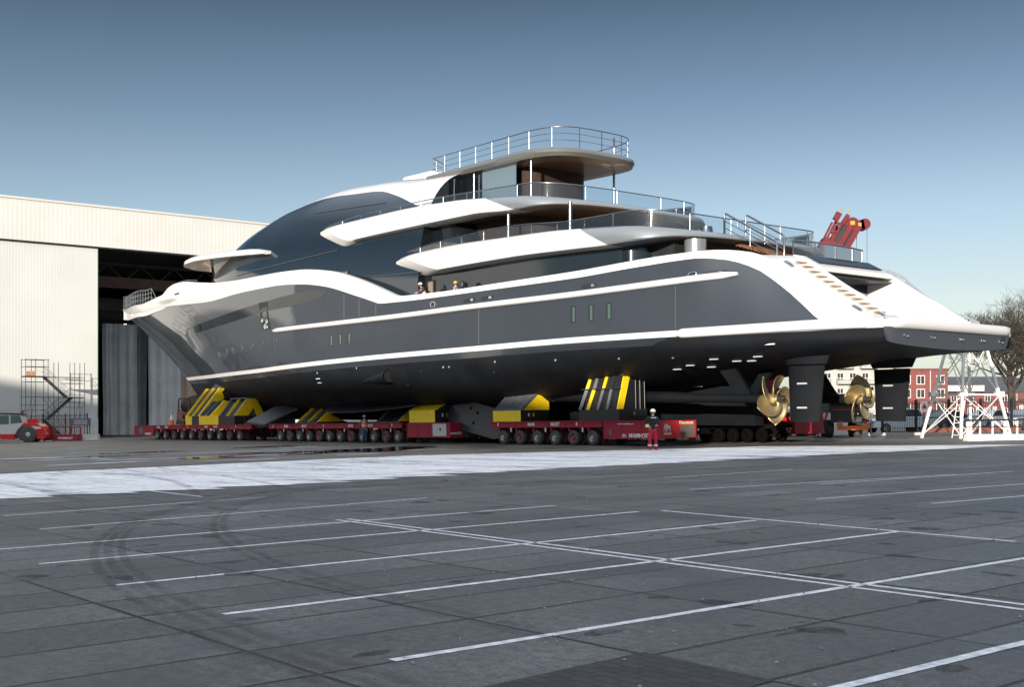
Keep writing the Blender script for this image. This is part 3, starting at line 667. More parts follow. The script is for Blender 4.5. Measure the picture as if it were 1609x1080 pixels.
for side in (1, -1):
    for sc_ in (15.15, 14.02, 12.92):
        ol = outline(sc_-.13, sc_+.13, 5.95, 6.66, .03); wdw = patch('hull_window', outline(sc_-.17, sc_+.17, 5.91, 6.70, .04), BLKST, .006, side=side)
        patch('window_glass', outline(sc_-.11, sc_+.04, 5.97, 6.64, .02), GREENG, .016, parent=wdw, side=side)
    for sc_ in (36.5, 35.45, 34.42):
        wdw = patch('hull_window', outline(sc_-.19, sc_+.19, 5.74, 6.46, .04), BLKST, .006, side=side)
        patch('window_glass', outline(sc_-.13, sc_+.03, 5.8, 6.40, .02), GREENG, .016, parent=wdw, side=side)
    for sc_, z in ((44.17,6.36),(46.6,6.35),(48.58,6.31),(50.74,6.27),(52.99,6.23),(54.47,6.2),(56.87,6.07)):
        ol = outline(sc_-.17, sc_+.17, z-.17, z+.17, .17); ph_ = patch('porthole', ol, GLASSB, .014, side=side); ring('porthole_rim', ol, GREYST, .02, .01, ph_, side)
    for sc_, z, hw in ((25.9,7.5,.2),(8.31,7.55,.22)):
        ol = outline(sc_-hw, sc_+hw, z-.13, z+.13, .1, 2); ph_ = patch('fairlead', ol, BLKST, .014, side=side); ring('fairlead_rim', ol, CHROME, .035, .02, ph_, side)
    for sc_, z, hw in ((22.76,7.5,.5),(21.3,7.52,.5),(14.12,7.55,.5),(7.3,7.6,.52)):
        ol = outline(sc_-hw, sc_+hw, z-.09, z+.09, .08, 3); ph_ = patch('mooring_slot', ol, BLKST, .012, skew=-.03, side=side)
        q = hullpt(sc_-.15, z, .03); YM().box(q[0]-.18,q[0]+.02,side*(q[1]-.02),side*(q[1]+.0),z-.05,z+.06).build('slot_roller', CHROME, ph_)
    # long dark glazed band below the arch, and the tall recess with hardware
    up = smt([(37.2,9.16),(39.5,9.30),(42,9.22),(46.8,8.98),(56,8.55),(66,8.25),(74,8.2)]); lo = smt([(36.6,9.05),(38,8.55),(40,8.42),(45.2,8.3),(52.7,7.95),(66,7.7),(74,7.65)])
    strip_rows = []
    m = YM(); A_, B_ = [], []
    for i in range(61):
        s = 37.0+24.0*i/60; zu = up(s); zl = min(lo(s)+.12, zu-.02) if s > 37.3 else zu-.03
        a_ = hullpt(s, zu, .012); b_ = hullpt(s, (zu+zl)/2, .012); c_ = hullpt(s, zl, .012)
        A_.append((a_[0], side*a_[1], a_[2])); B_.append((c_[0], side*c_[1], c_[2]))
    m.loft([A_, B_]); m.build('side_glazing', GLASSB, yacht)
    rc = patch('bulwark_recess', outline(44.85, 46.15, 7.25, 9.05, .05), BLKST, .03, side=side)
    for x_, z_, r_ in ((45.15,7.75,.16),(45.55,7.45,.18),(45.85,7.85,.13),(45.2,7.4,.10)):
        q0 = hullpt(x_, z_, .04); YM().lathe([(-.03,r_),(.02,r_),(.02,r_*.55),(.0,r_*.5),(.0,.02)], (x_, side*q0[1], z_), 'y', 14).build('winch_roller', CHROME, rc)
    YM().tube([(lambda q: (q[0], side*q[1], q[2]))(hullpt(s_, up(s_) if s_ < 74 else 8.2+.10*(s_-74), .0)) for s_ in [60+.9*i for i in range(24)]], .016, 4).build('shell_seam', BLKST, yacht)
    # shell seams
    for pts in ([(9.2,5.35),(9.2,7.2)], [(22,5.2),(22,7.0)], [(45.5,4.9),(45.5,7.1)], [(44.4,5.0),(44.4,6.8)], [(31.5,7.3),(31.5,7.9)], [(33.3,7.3),(33.3,8.3)], [(35,7.3),(35,8.7)]):
        YM().tube([(lambda q: (q[0], side*q[1], q[2]))(hullpt(pts[0][0], pts[0][1]+(pts[1][1]-pts[0][1])*i/4, 0)) for i in range(5)], .012, 4).build('shell_seam', BLKST, yacht)
    for s, z in ((16.5,4.25),(12.6,4.2),(9.8,4.15),(20.8,4.3),(24.6,4.15),(25.1,4.15),(27.2,4.0),(29,3.3),(21.2,3.8),(38.5,4.2),(33.6,4.35)):
        q = hullpt(s, z); YM().lathe([(-.03,.07),(.02,.07),(.02,.04),(.0,.035)], (s, side*q[1], z), 'y', 10).build('hull_fitting', CHROME if z > 4.1 else BLKST, yacht)
for s, z in ((38.6,3.85),(38.6,3.6),(12.6,3.0),(4.7,4.5)):
    q = hullpt(s, z); YM().box(s-.25,s+.25,q[1]-.03,q[1]+.02,z-.025,z+.025).build('draught_mark', WTEXT, yacht)

# ---- superstructure
zroof = smt([(28.5,15.62),(33,15.9),(37,16.3),(42,16.55),(47,16.25),(52.9,15.4),(57,14.6),(61,13.5),(64.8,12.1),(67,10.4),(68.6,8.2)])
WB = smt([(28,6.25),(48,6.25),(52,6.05),(56,5.5),(60,4.65),(63,3.7),(66,2.3),(68.5,.25)])
zcut = smt([(28.5,13.0),(30.1,13.55),(32.8,14.5),(35.6,15.22),(38.6,15.48),(41,15.68),(44,15.78),(47,15.62),(50,15.36),(52,15.28),(54,15.2),(56,16)])
def body_pt(s, a_):
    z0 = 7.6; return (s, WB(s)*math.cos(a_)**.52, z0+(zroof(s)-z0)*math.sin(a_)**.82)
def acut(s):
    q = (zcut(s)-7.6)/(zroof(s)-7.6); return math.asin(min(1, q)**(1/.82)) if q < 1 else math.pi/2
def body(name, mt, lo_, hi_, s0, s1, rows=16, cols=90):
    m = YM()
    for side in (1, -1):
        g_ = []
        for k in range(rows+1):
            r_ = []
            for i in range(cols+1):
                s = s0+(s1-s0)*i/cols; a0, a1 = lo_(s), hi_(s); p = body_pt(s, a0+(a1-a0)*k/rows); r_.append((p[0], side*max(p[1], 0), p[2]))
            g_.append(r_)
        m.loft(g_)
    return m.build(name, mt, yacht, 60)
body('glass_facade', GLASSD, lambda s: 0., acut, 28.5, 68.55, 20, 110)
body('roof_fairing', WHITE, acut, lambda s: math.pi/2, 28.5, 55.5, 10, 70)
m = YM(); n = 20; pts = [body_pt(28.5, math.pi/2*i/n) for i in range(n+1)]
m.poly([(28.52, p[1], p[2]) for p in pts]+[(28.52, -p[1], p[2]) for p in pts[::-1][1:]]); m.build('facade_end_wall', GLASSB, yacht)
# thin handrails / seams along the glass
for (s0, z0, s1, z1) in ((52,11.45,37.6,11.72),(42,14.68,33.6,14.2),(40,9.95,28.0,9.50)):
    P = []
    for i in range(25):
        s = s0+(s1-s0)*i/24; z = z0+(z1-z0)*i/24
        q = min(1, ((z-7.6)/(zroof(s)-7.6)))**(1/.82); a_ = math.asin(q); P.append((s, WB(s)*math.cos(a_)**.52+.05, z))
    YM().tube(P, .022, 6).build('grab_rail', STEEL, yacht)
def facade_patch(name, s0, s1, z0, z1, mt, off=.03):
    m = YM(); rows = []
    for i in range(5):
        s = s0+(s1-s0)*i/4; r_ = []
        for j in range(4):
            z = z0(s)+(z1(s)-z0(s))*j/3; a_ = math.asin(min(1, (z-7.6)/(zroof(s)-7.6))**(1/.82)); r_.append((s, WB(s)*math.cos(a_)**.52+off, z))
        rows.append(r_)
    m.loft(rows); return m.build(name, mt, yacht)
facade_patch('facade_window', 36.0, 38.6, lambda s: 9.9, lambda s: 10.35+.02*(38-s), BLKST)
cur = mat('curtain_brown', (.22,.16,.12), .7)
for i in range(5): facade_patch('window_curtain', 36.15+i*.33, 36.35+i*.33, lambda s: 9.9, lambda s: 10.28, cur, .045)

def deckband(label, w0, win, sf_top, sf_bot, sc, sa, zt, zb, split=None, mt1=WHITE, mt2=SILVER, prof=None, e=2.2, sof=SOFFIT, deckz=.35, flat=2.2):
    prof = prof or [(1.15,'b',-.0),(.22,'b',.0),(.05,'f',.03),(0,'f',.12),(0.02,'f',.35),(.10,'f',.65),(.26,'f',.88),(.46,'f',1.0),(.75,'f',1.02),(.80,'f',.72)]
    nf, ns, na = 9, 26, 22
    def plan(sf):
        pts = []
        for i in range(nf): th = math.pi/2*i/(nf-1); pts.append((sf-flat*(1-math.cos(th))*1.0, win+(w0-win)*math.sin(th), math.cos(th), math.sin(th)))
        # order: start at the tip (inboard) and swing outboard
        pts = [(sf-flat*math.sin(math.pi/2*i/(nf-1))**1.3, win+(w0-win)*math.sin(math.pi/2*i/(nf-1)), math.cos(math.pi/2*i/(nf-1)), math.sin(math.pi/2*i/(nf-1))) for i in range(nf)]
        se = pts[-1][0]
        for i in range(1, ns+1): pts.append((se+(sc-se)*i/ns, w0, 0, 1))
        for i in range(1, na+1):
            t = math.pi/2*i/na; pts.append((sc-(sc-sa)*math.sin(t)**(2/e), w0*max(0, math.cos(t))**(2/e), -math.sin(t), math.cos(t)))
        return pts
    rows_p = []
    for off, kind, h in prof:
        tt = 0 if kind == 'b' else h
        sf = sf_bot+(sf_top-sf_bot)*min(1, max(0, h))
        P = plan(sf); row = []
        for s, w_, ns_, nw_ in P:
            z = zb(s)+(zt(s)-zb(s))*h if not (kind == 'b' and h <= 0) else zb(s)
            oo = off
            row.append((s-ns_*oo, max(0, w_-nw_*oo), z))
        rows_p.append(row)
    m = YM()
    for side in (1, -1): m.loft([[(p[0], side*p[1], p[2]) for p in r_] for r_ in rows_p])
    me = m.mesh('deck_fascia', [mt1, mt2], 45)
    def mkpart(nm, keep):
        bm = bmesh.new(); bm.from_mesh(me)
        if split:
            (sA, zA), (sB, zB) = split
            pa = Vector(YP((sA, 0, zA))); pb = Vector(YP((sB, 0, zB))); d = (pb-pa); no = Vector((-d.z, 0, d.x)).normalized()
            if no.x < 0: no = -no
            bmesh.ops.bisect_plane(bm, geom=bm.verts[:]+bm.edges[:]+bm.faces[:], plane_co=pa, plane_no=no, clear_inner=(keep == 'fwd'), clear_outer=(keep == 'aft'))
        me2 = bpy.data.meshes.new(nm); bm.to_mesh(me2); bm.free(); me2.materials.append(mt1 if keep == 'fwd' else mt2)
        me2.set_sharp_from_angle(angle=R(45))
        o = bpy.data.objects.new(nm, me2); COL.objects.link(o); o.parent = yacht; return o
    if split: mkpart('deck_fascia', 'fwd'); mkpart('aft_deck_fascia', 'aft')
    else: mkpart('deck_fascia', 'aft')
    # ceiling below and deck surface above
    r0 = rows_p[0]
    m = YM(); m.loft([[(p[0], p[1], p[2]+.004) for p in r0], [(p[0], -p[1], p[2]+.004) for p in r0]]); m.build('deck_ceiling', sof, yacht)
    r9 = rows_p[-1]
    m = YM(); m.loft([[(p[0], p[1], p[2]) for p in r9], [(p[0], -p[1], p[2]) for p in r9]]); m.build('deck_surface', TEAK, yacht)
    return plan
def rail(plan_pts, inset, ztop, zbot, step, glass=True, bars=0, r_=.03, sides=(1,-1), i0=0, i1=None, name='deck_rail'):
    P = []
    for s, w_, ns_, nw_ in plan_pts[i0:i1]: P.append((s-ns_*inset, max(0, w_-nw_*inset)))
    for side in sides:
        m = YM(); m.tube([(s, side*w_, ztop(s)) for s, w_ in P], r_, 6)
        for b_ in range(bars): f_ = (b_+1)/(bars+1); m.tube([(s, side*w_, zbot(s)+(ztop(s)-zbot(s))*f_) for s, w_ in P], r_*.55, 5)
        acc = 0; last = None
        for s, w_ in P:
            if last: acc += math.hypot(s-last[0], w_-last[1])
            if last is None or acc >= step: m.bar((s, side*w_, zbot(s)), (s, side*w_, ztop(s)), r_*.62, 6); acc = 0
            last = (s, w_)
        o = m.build(name, STEEL, yacht, 60)
        if glass:
            m = YM(); m.loft([[(s, side*w_, zbot(s)) for s, w_ in P], [(s, side*w_, ztop(s)-.04) for s, w_ in P]]); m.build('rail_glass', RAILG, o)
# deck A (bridge deck overhang)
ztA = smt([(9.1,9.80),(9.8,9.86),(11,9.98),(13,10.15),(15,10.3),(17.4,10.45),(20.8,10.55),(25.2,10.65),(28.9,10.58),(30.6,10.40),(32.4,10.25)])
zbA = smt([(9.1,9.50),(9.8,9.44),(10.9,9.32),(12.7,9.24),(15,9.3),(19.8,9.40),(25.2,9.37),(27.6,9.32),(30.4,9.2)])
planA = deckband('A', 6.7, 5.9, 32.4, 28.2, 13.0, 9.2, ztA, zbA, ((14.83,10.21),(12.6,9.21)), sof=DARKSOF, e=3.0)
rail(planA(32.0), .62, smt([(8.7,10.25),(11,10.72),(15.6,10.78),(21,11.12),(26.5,11.02),(30.2,10.75),(32,10.5)]), lambda s: ztA(s)-.02, 1.9, i0=2)
# deck B
ztB = smt([(16.4,12.22),(17.2,12.28),(18.5,12.42),(20.3,12.62),(23,12.88),(25.8,13.12),(32,13.32),(37.9,13.32),(39.9,13.22),(41.6,13.1)])
zbB = smt([(16.4,11.95),(18,11.9),(20,11.84),(23.5,12.05),(29.5,12.07),(35,12.05),(37.2,11.8),(39.7,11.7)])
planB = deckband('B', 6.3, 5.5, 41.6, 37.8, 20.4, 16.9, ztB, zbB, ((22.1,12.6),(19.8,11.8)), e=2.9)
rail(planB(41.2), .60, smt([(16.4,12.8),(18.5,13.08),(22.8,13.32),(29.6,13.58),(35,13.63),(39.4,13.42),(41.2,13.25)]), lambda s: ztB(s)-.02, 1.9, i0=2)
# deck C (top)
cst = lambda v: (lambda s: v)
ztC = smt([(19.8,15.62),(24,15.76),(33.2,15.74)]); zbC = smt([(19.8,15.06),(24,15.12),(33.2,15.22)])
CGREY = mat('warm_grey_metallic', (.15,.155,.145), .34, metal=.4, coat=.3)
planC = deckband('C', 3.45, 1.0, 33.6, 33.2, 23.8, 20.0, ztC, zbC, None, mt2=CGREY, prof=[(1.2,'b',0),(.5,'b',0),(.12,'f',.12),(0,'f',.45),(.05,'f',.75),(.25,'f',.96),(.5,'f',1.0),(.9,'f',1.0)], e=3.3, flat=1.6)
rail(planC(33.2), .35, cst(16.70), lambda s: ztC(s), 1.45, glass=False, bars=2, r_=.03, i0=1, name='sundeck_rail')
# houses under the decks
def house(name, s0, s1, w_, z0, z1, mt, slant=0): 
    m = YM(); n = 10
    A_, B_ = [], []
    pts = [(s1, w_), (s0+1.2, w_)]+[(s0+1.2-1.2*math.sin(math.pi/2*i/n), w_-1.2+1.2*math.cos(math.pi/2*i/n)) for i in range(1, n+1)]
    pts += [(s, -q) for s, q in pts[::-1]]
    m.loft([[(s, q, z0) for s, q in pts], [(s+slant, q, z1) for s, q in pts]]); return m.build(name, mt, yacht)
GLASSH = mat('saloon_glass', (.008,.014,.020), .08, spec=.6)
h1 = house('main_saloon_glazing', 12.0, 30, 5.75, 7.3, 9.45, GLASSH)
YM().box(10.6,12.5,-4.6,4.6,7.3,9.5).build('aft_saloon_wall', BLKST, yacht)
h2 = house('upper_saloon_glazing', 24.6, 30, 5.2, 9.8, 12.1, GLASSB, 1.4)
DKB = mat('dark_walnut_panel', (.035,.022,.017), .7, noise=.2, nscale=1.5, spec=.2)
h2b = house('lounge_wall', 20.5, 30, 4.2, 9.8, 12.1, DKB, 0)
h3 = house('sky_lounge_glazing', 25.0, 31, 2.9, 12.2, 15.3, GLASSB, 0)
h3b = house('sky_lounge_wall', 23.6, 26, 2.3, 12.2, 15.3, DKB, 0)
# main deck aft recess: polished column and dark door
YM().lathe([(0,.55),(.5,.45),(1.9,.5)], (9.9,4.0,7.5), 'z', 24).build('mirror_column', SILVER, yacht)
for s, w_, z0, z1, r_ in ((22.6,3.0,12.4,15.3,.07),(22.6,-3.0,12.4,15.3,.07),(27.6,3.05,12.7,15.3,.07),(27.6,-3.05,12.7,15.3,.07),(21.1,5.7,9.9,11.9,.09),(21.1,-5.7,9.9,11.9,.09),(16.6,5.5,9.7,11.85,.09),(18.4,-4.6,9.7,11.8,.09)):
    YM().tube([(s,w_,z0),(s,w_,z1)], r_, 12).build('deck_column', STEEL, yacht)
YM().box(23.9,26.9,2.96,3.0,13.0,15.25).build('sliding_glass_door', mat('pale_door_glass', (.12,.17,.20), .05, spec=.9), yacht)
YM().box(27.55,28.25,5.77,5.82,7.6,9.05).build('side_door', BLKST, yacht)
YM().box(27.65,28.1,5.82,5.84,7.7,8.95).build('side_door', cur, yacht)
# bridge visor
m = YM(); rows = []
def vis(th):  # half-ellipse plan, port tip -> bow -> starboard tip
    return (49.5+19.2*math.sin(th)**.85, 6.1*math.cos(th) if math.cos(th) > 0 else 6.1*math.cos(th))
for i in range(49):
    th = math.pi*i/48; s, w_ = 46.8+21.3*max(0, math.sin(th))**.8, 6.35*(1 if math.cos(th) > 0 else -1)*abs(math.cos(th))**.75
    z = itp([(46.8,12.45),(52,12.8),(60,13.3),(68.1,13.62)], s); tk = .42 if 0 < i < 48 else .2
    si, wi = 46.8+(s-46.8)*.80, w_*.78
    rows.append([(s, w_, z), (s-.05, w_*.99, z+tk*.7), (s*.985+.75, w_*.95, z+tk), (si, wi, z+tk*1.15), (si, wi, z+.2), (s*.99+.5, w_*.97, z-.05)])
m.loft(rows, closed=True, capends=True); m.build('bridge_visor', WHITE, yacht, 60)
m = YM(); A_, B_ = [], []
for i in range(49):
    th = math.pi*i/48; s, w_ = 49.5+14.9*max(0, math.sin(th))**.8, 4.9*(1 if math.cos(th) > 0 else -1)*abs(math.cos(th))**.75; zz = itp([(46.8,12.45),(52,12.8),(60,13.3),(68.1,13.62)], s)+.3
    A_.append((s, w_, zz)); B_.append((49.5+(s-49.5)*.92, w_*.95, 10.4))
m.loft([A_, B_]); m.build('wheelhouse_windows', GLASSD, yacht)
# bow rail
m = YM(); P = []
for i in range(30):
    s = 70.5+(89.4-70.5)*i/29; z = sheer(s); P.append((s, max(HW(s, z)-.12, 0), z))
for side in (1, -1):
    for hgt in (1.25, .85, .42): m.tube([(s, side*w_, z+hgt*itp([(70,.8),(76,1)], s)) for s, w_, z in P], .028, 5)
    for s, w_, z in P[::2]: m.bar((s, side*w_, z-.05), (s, side*w_, z+1.25*itp([(70,.8),(76,1)], s)), .035, 5)
m.bar((70.5, P[0][1], P[0][2]+1.0), (69.0, P[0][1]+.2, P[0][2]+.1), .03, 5)
m.build('bow_rail', STEEL, yacht, 60)
m = YM(); P = [(s, max(HW(s, 11.7)-.4, 0), sheer(s)+.16) for s in (58,60,62,63.5,65)]; m.tube(P, .03, 6)
for p in P: m.bar(p, (p[0], p[1], p[2]-.25), .025, 5)
m.build('foredeck_handrail', STEEL, yacht)
m = YM(); m.loft([[(s, HW(s, 10.6)+.22*math.sin(math.pi*(s-61.5)/7), 10.62+.02*(s-61)) for s in [61.5+7*i/10 for i in range(11)]], [(s, HW(s, 10.2)-.0, 10.3) for s in [61.5+7*i/10 for i in range(11)]]]); m.build('hawse_ledge', WHITE, yacht)
patch('hawse_slot', outline(61.2, 62.4, 10.86, 10.98, .05), BLKST, .03)
# domes and mast stub on the roof
YM().lathe([(0,.55),(.25,.6),(.5,.45),(.62,.0)], (54.2,-1.0,15.3), 'z', 20).build('satellite_dome', WHITE, yacht)
m = YM(); m.prism([(34.2,16.25),(38.2,16.72),(38.0,16.86),(35,16.8),(33.6,16.5)], 'y', -.9, .9); m.build('mast_foil', WHITE, yacht)
m = YM()
for i in range(3): m.beam((34.6+i*.35,.4,15.9),(35.0+i*.35,.4,16.45),.08,.14)
m.build('mast_legs', BLKST, yacht)
YM().prism([(35.6,16.02),(37.2,16.2),(37.0,16.32),(35.7,16.25)], 'y', .9, 1.5).build('searchlight', STEEL, yacht)
YM().lathe([(0,.05),(.35,.06),(.5,.03)], (22.6,-3.0,16.7), 'z', 10).build('beacon', BLKST, yacht)
# polished winch pods at the aft ends of the decks
for s, w_, z, h in ((15.2,-2.5,10.0,1.25),):
    YM().lathe([(0,.75),(.3,.6),(h*.7,.34),(h,.30)], (s,w_,z), 'z', 28).build('polished_funnel_pod', STEEL, yacht)
# aft stair from deck A down to the main deck
m = YM(); n = 11
for i in range(n):
    t = i/(n-1); s = 9.6-2.2*t; z = 9.35-.7*t
    m.box(s-.16,s+.16,-.2,1.5,z-.03,z+.03)
m.build('aft_stair_treads', mat('red_brown_treads', (.20,.085,.045), .5), yacht)
def stairrail(w_, s0, z0, s1, z1, name='stair_rail'):
    m = YM()
    m.tube([(s0,w_,z0-.9),(s0,w_,z0-.08),(s0-.08,w_,z0),(s1+.1,w_,z1+.04),(s1,w_,z1-.05),(s1,w_,z1-1.0)], .05, 8)
    for k in (.32,.62): m.tube([(s0,w_,z0-k),(s1,w_,z1-k)], .022, 6)
    for i in (2,): t = i/4; m.bar((s0+(s1-s0)*t,w_,z0+(z1-z0)*t), (s0+(s1-s0)*t,w_,z0+(z1-z0)*t-.85), .02, 6)
    m.build(name, STEEL, yacht, 60)
stairrail(2.1, 9.9, 10.75, 6.9, 9.15); stairrail(1.0, 9.6, 10.75, 7.4, 9.6)
m = YM(); P = [(6.6,1.4),(6.2,.4),(6.0,-.8),(5.9,-1.9),(5.9,-2.6)]
m.tube([(s,w_,9.25-.05*i) for i,(s,w_) in enumerate(P)], .04, 8)
for i,(s,w_) in enumerate(P): m.bar((s,w_,8.4),(s,w_,9.25-.05*i), .03, 6)
ar = m.build('aft_deck_rail', STEEL, yacht)
m = YM(); m.loft([[(s,w_,8.45) for s,w_ in P],[(s,w_,9.2-.05*i) for i,(s,w_) in enumerate(P)]]); m.build('rail_glass', RAILG, ar)

# ------------------------------------------------------------------ shipyard hall
WALL = ribbed('cream_profiled_sheet', (.64,.635,.60), .45, 'Y', .02, .45)
WALLD = ribbed('cream_door_sheet', (.62,.62,.59), .30, 'Y', .015, .45)
INNER = mat('dark_hall_interior', (.17,.175,.19), .8)
hall = thing('shipbuilding_hall', 'huge cream metal clad shipbuilding hall with an open dark doorway', 'hall', (QX[0], QX[1], 0), AX)
HS = 99.0; ZR = 23.7; ZO = 19.4; ZG = -2.2
def hb(name, mt, *a_): return M().box(*a_).build(name, mt, hall, smooth=False)
hb('header_wall', WALL, HS, HS+.5, -34, 80, ZO, ZR)
hb('sliding_door', WALLD, HS-.55, HS-.2, 2.0, 46, ZG, ZO-.18)
hb('front_wall', WALL, HS, HS+.5, 38, 80, ZG, ZO)
hb('front_wall', WALL, HS, HS+.5, -34, -22, ZG, ZO)
hb('side_wall', INNER, HS+.5, HS+90, 79.5, 80, ZG, ZR); hb('side_wall', INNER, HS+.5, HS+90, -34, -33.5, ZG, ZR)
hb('rear_wall', INNER, HS+90, HS+90.5, -34, 80, ZG, ZR)
hb('roof', INNER, HS+.5, HS+90.5, -33.9, 79.9, ZR-.5, ZR-.02)
hb('roof_edge_trim', mat('trim_light', (.62,.61,.58), .5), HS-.12, HS+.7, -34.2, 80.2, ZR, ZR+.22)
hb('door_track', BLKST, HS-.75, HS, -22, 46, ZO-.17, ZO-.003)
hb('door_edge_strip', mat('green_edge', (.20,.42,.28), .6), HS-.56, HS-.19, 1.93, 1.998, ZG, ZO-.2)
hb('plinth_box', mat('light_box', (.62,.66,.64), .5), HS-.95, HS-.56, 2.05, 3.1, ZG, 1.3)
BRN = mat('rust_primed_steel', (.15,.08,.07), .6, noise=.2, nscale=1)
STL = mat('grey_truss_steel', (.10,.105,.115), .7)
m = M(); s_ = HS+10
m.box(s_, s_+.4, -33, 40, ZO-.5, ZO-.2); m.box(s_, s_+.4, -33, 40, ZO-2.4, ZO-2.15)
y = -33
while y < 40: m.beam((s_+.2, y, ZO-2.2), (s_+.2, y+2, ZO-.4), .14, .14); m.beam((s_+.2, y+4, ZO-2.2), (s_+.2, y+2, ZO-.4), .14, .14); y += 4
m.build('roof_truss', STL, hall, smooth=False)
hb('crane_girder', BRN, HS+7, HS+8.2, -33, 40, ZO-3.4, ZO-2.2)
for k in range(4): hb('crane_girder', STL, HS+16+k*14, HS+16.8+k*14, -33, 60, ZO-5.2, ZO-3.8)
LAMP = bpy.data.materials.new('hall_lamp'); LAMP.use_nodes = True; bb = LAMP.node_tree.nodes['Principled BSDF']
bb.inputs['Emission Color'].default_value = (1,.92,.75,1); bb.inputs['Emission Strength'].default_value = 3
for k in range(4):
    for j in range(5):
        yy = -20+j*9; M().lathe([(0,.28),(.25,.2)], (HS+12+k*14, yy, ZO-6.2-k*.1), 'z', 10).build('hall_lamp', LAMP, hall)
# curtains hanging across the doorway, folded cloth, each on its own
def curtain(w0, w1, s0, z1, mt, seed, label):
    rnd = random.Random(seed); rows = []; n = int(abs(w1-w0)/.12)+2; ph = [rnd.uniform(0, 6) for _ in range(4)]
    for k in range(7):
        t = k/6; z = z1+(-.75-z1)*t; row = []
        for i in range(n+1):
            w_ = w0+(w1-w0)*i/n
            row.append((s0+.16*math.sin(w_*5.5+ph[0]+t*.8)+.09*math.sin(w_*12+ph[1])+.07*math.sin(w_*2+ph[2]+t*2), w_+.05*math.sin(t*5+ph[3]), z))
        rows.append(row)
    o = M(lambda p: (p[0]-s0, p[1]-(w0+w1)/2, p[2])).loft(rows).build('hanging_sheet', mt, None)
    x, y_ = W2(s0, (w0+w1)/2); o.location = (x, y_, 0); o.rotation_euler = (0, 0, AX)
    tag(o, label, 'sheet', 'protective sheets hanging in the hall doorway')
CUR1 = mat('grey_plastic_sheet', (.56,.56,.54), .6, noise=.15, nscale=.5); CUR2 = mat('pale_plastic_sheet', (.76,.76,.74), .6, noise=.12, nscale=.5)
CUR3 = mat('dark_plastic_sheet', (.22,.225,.22), .6, noise=.2, nscale=.5)
curtain(2.6, -1.6, 108.6, 11.9, CUR3, 1, 'dark charcoal sheet next to the sliding door edge')
curtain(-1.9, -5.8, 107.5, 12.0, CUR1, 2, 'mid grey crumpled sheet hanging in the doorway')
curtain(-5.7, -7.4, 108.6, 12.2, CUR3, 3, 'narrow dark sheet between the grey one and the pale one')
curtain(-7.3, -11.2, 107.8, 13.0, CUR2, 4, 'palest sheet hanging close to the yacht stem')
curtain(-11.2, -18, 109.2, 13, mat('sunlit_tint_sheet', (.72,.55,.44), .6), 5, 'warm sunlit sheet seen just below the bow')  # sunlit warmth is put into this sheet's base colour

# scaffold stair tower in front of the sliding door
sc = thing('scaffold_stair', 'steel scaffold tower with zigzag stairs standing before the cream door', 'scaffold', on(94, 8, 0), AX)
SCF = mat('galvanised_tube', (.10,.10,.105), .5, metal=.5)
yy = [2.85, 1.9, .7, -.3, -1.9, -2.9]; H0, HT = -.1, 8.0
for x in (-.7, .7):
    m = M()
    for i, y in enumerate(yy): m.tube([(x, y, H0), (x, y, HT-(0 if i < 3 else .3))], .035, 5)
    for z in (2.0, 4.2, 6.2, 7.2, 7.9): m.tube([(x, 2.9, z), (x, .6 if z > 6.5 else -2.95, z)], .03, 5)
    for z in (1.4, 2.9, 3.4, 5.3, 5.7): m.tube([(x, 2.9 if z < 4 or z > 5.5 else .7, z), (x, .7, z)], .025, 5); m.tube([(x, -.9, z+.3), (x, -2.95, z+.3)], .025, 5)
    m.bar((x, 2.85, .2), (x, 1.9, 4.1), .022, 5); m.bar((x, -2.9, 4), (x, -1.9, .2), .022, 5); m.bar((x, .7, 4.1), (x, -1.9, .4), .022, 5)
    m.build('scaffold_frame', SCF, sc)
for (y0, z0, y1, z1) in ((1.0, 6.3, -1.3, 4.2), (-1.8, 4.2, .6, 2.0), (1.0, 2.0, -1.2, .0)):
    m = M()
    for x in (-.35, .35):
        m.beam((x, y0, z0), (x, y1, z1), .05, .16)
        for h in (.5, 1.0): m.tube([(x, y0, z0+h), (x, y1, z1+h)], .022, 5)
    for i in range(10): t = (i+.5)/10; m.box(-.35, .35, y0+(y1-y0)*t-.1, y0+(y1-y0)*t+.1, z0+(z1-z0)*t-.02, z0+(z1-z0)*t+.02)
    m.build('stair_flight', SCF, sc)
M().box(-.7, .7, .9, 2.85, 6.22, 6.3).build('platform', SCF, sc); M().box(-.7, .7, -1.2, -2.9, 4.12, 4.2).build('platform', SCF, sc)
M().box(-.75, -.71, 1.9, 2.8, 6.3, 6.75).build('toe_board', TEAK, sc)

def railfence(name, label, p0, p1, h, mt, step=.14, group=None, post=2.5, spikes=True):
    x0, y0, _ = p0; x1, y1, _ = p1; L_ = math.hypot(x1-x0, y1-y0); ang = math.atan2(y1-y0, x1-x0)
    t = thing(name, label, 'fence', (x0, y0, G(x0)), ang, group); gr = (G(x1)-G(x0))/L_
    m = M(); x = 0
    while x < L_: m.box(x-.011, x+.011, -.011, .011, .12+gr*x, h+gr*x+(.0 if not spikes else .0)); x += step
    m.build('railings', mt, t, smooth=False)
    m = M(); m.beam((0,0,.2), (L_,0,.2+gr*L_), .05, .05); m.beam((0,0,h-.18), (L_,0,h-.18+gr*L_), .05, .05); m.build('rail', mt, t, smooth=False)
    x = 0
    while x <= L_+.01: M().box(x-.05, x+.05, -.05, .05, -.1+gr*x, h+.05+gr*x).build('post', mt, t, smooth=False); x += post
    return t
railfence('steel_fence', 'black spiked steel fence in front of the scaffold stair', on(91.5, 11.9), on(91.5, 5.45), 2.5, BLKST, .18, None, 2.15)
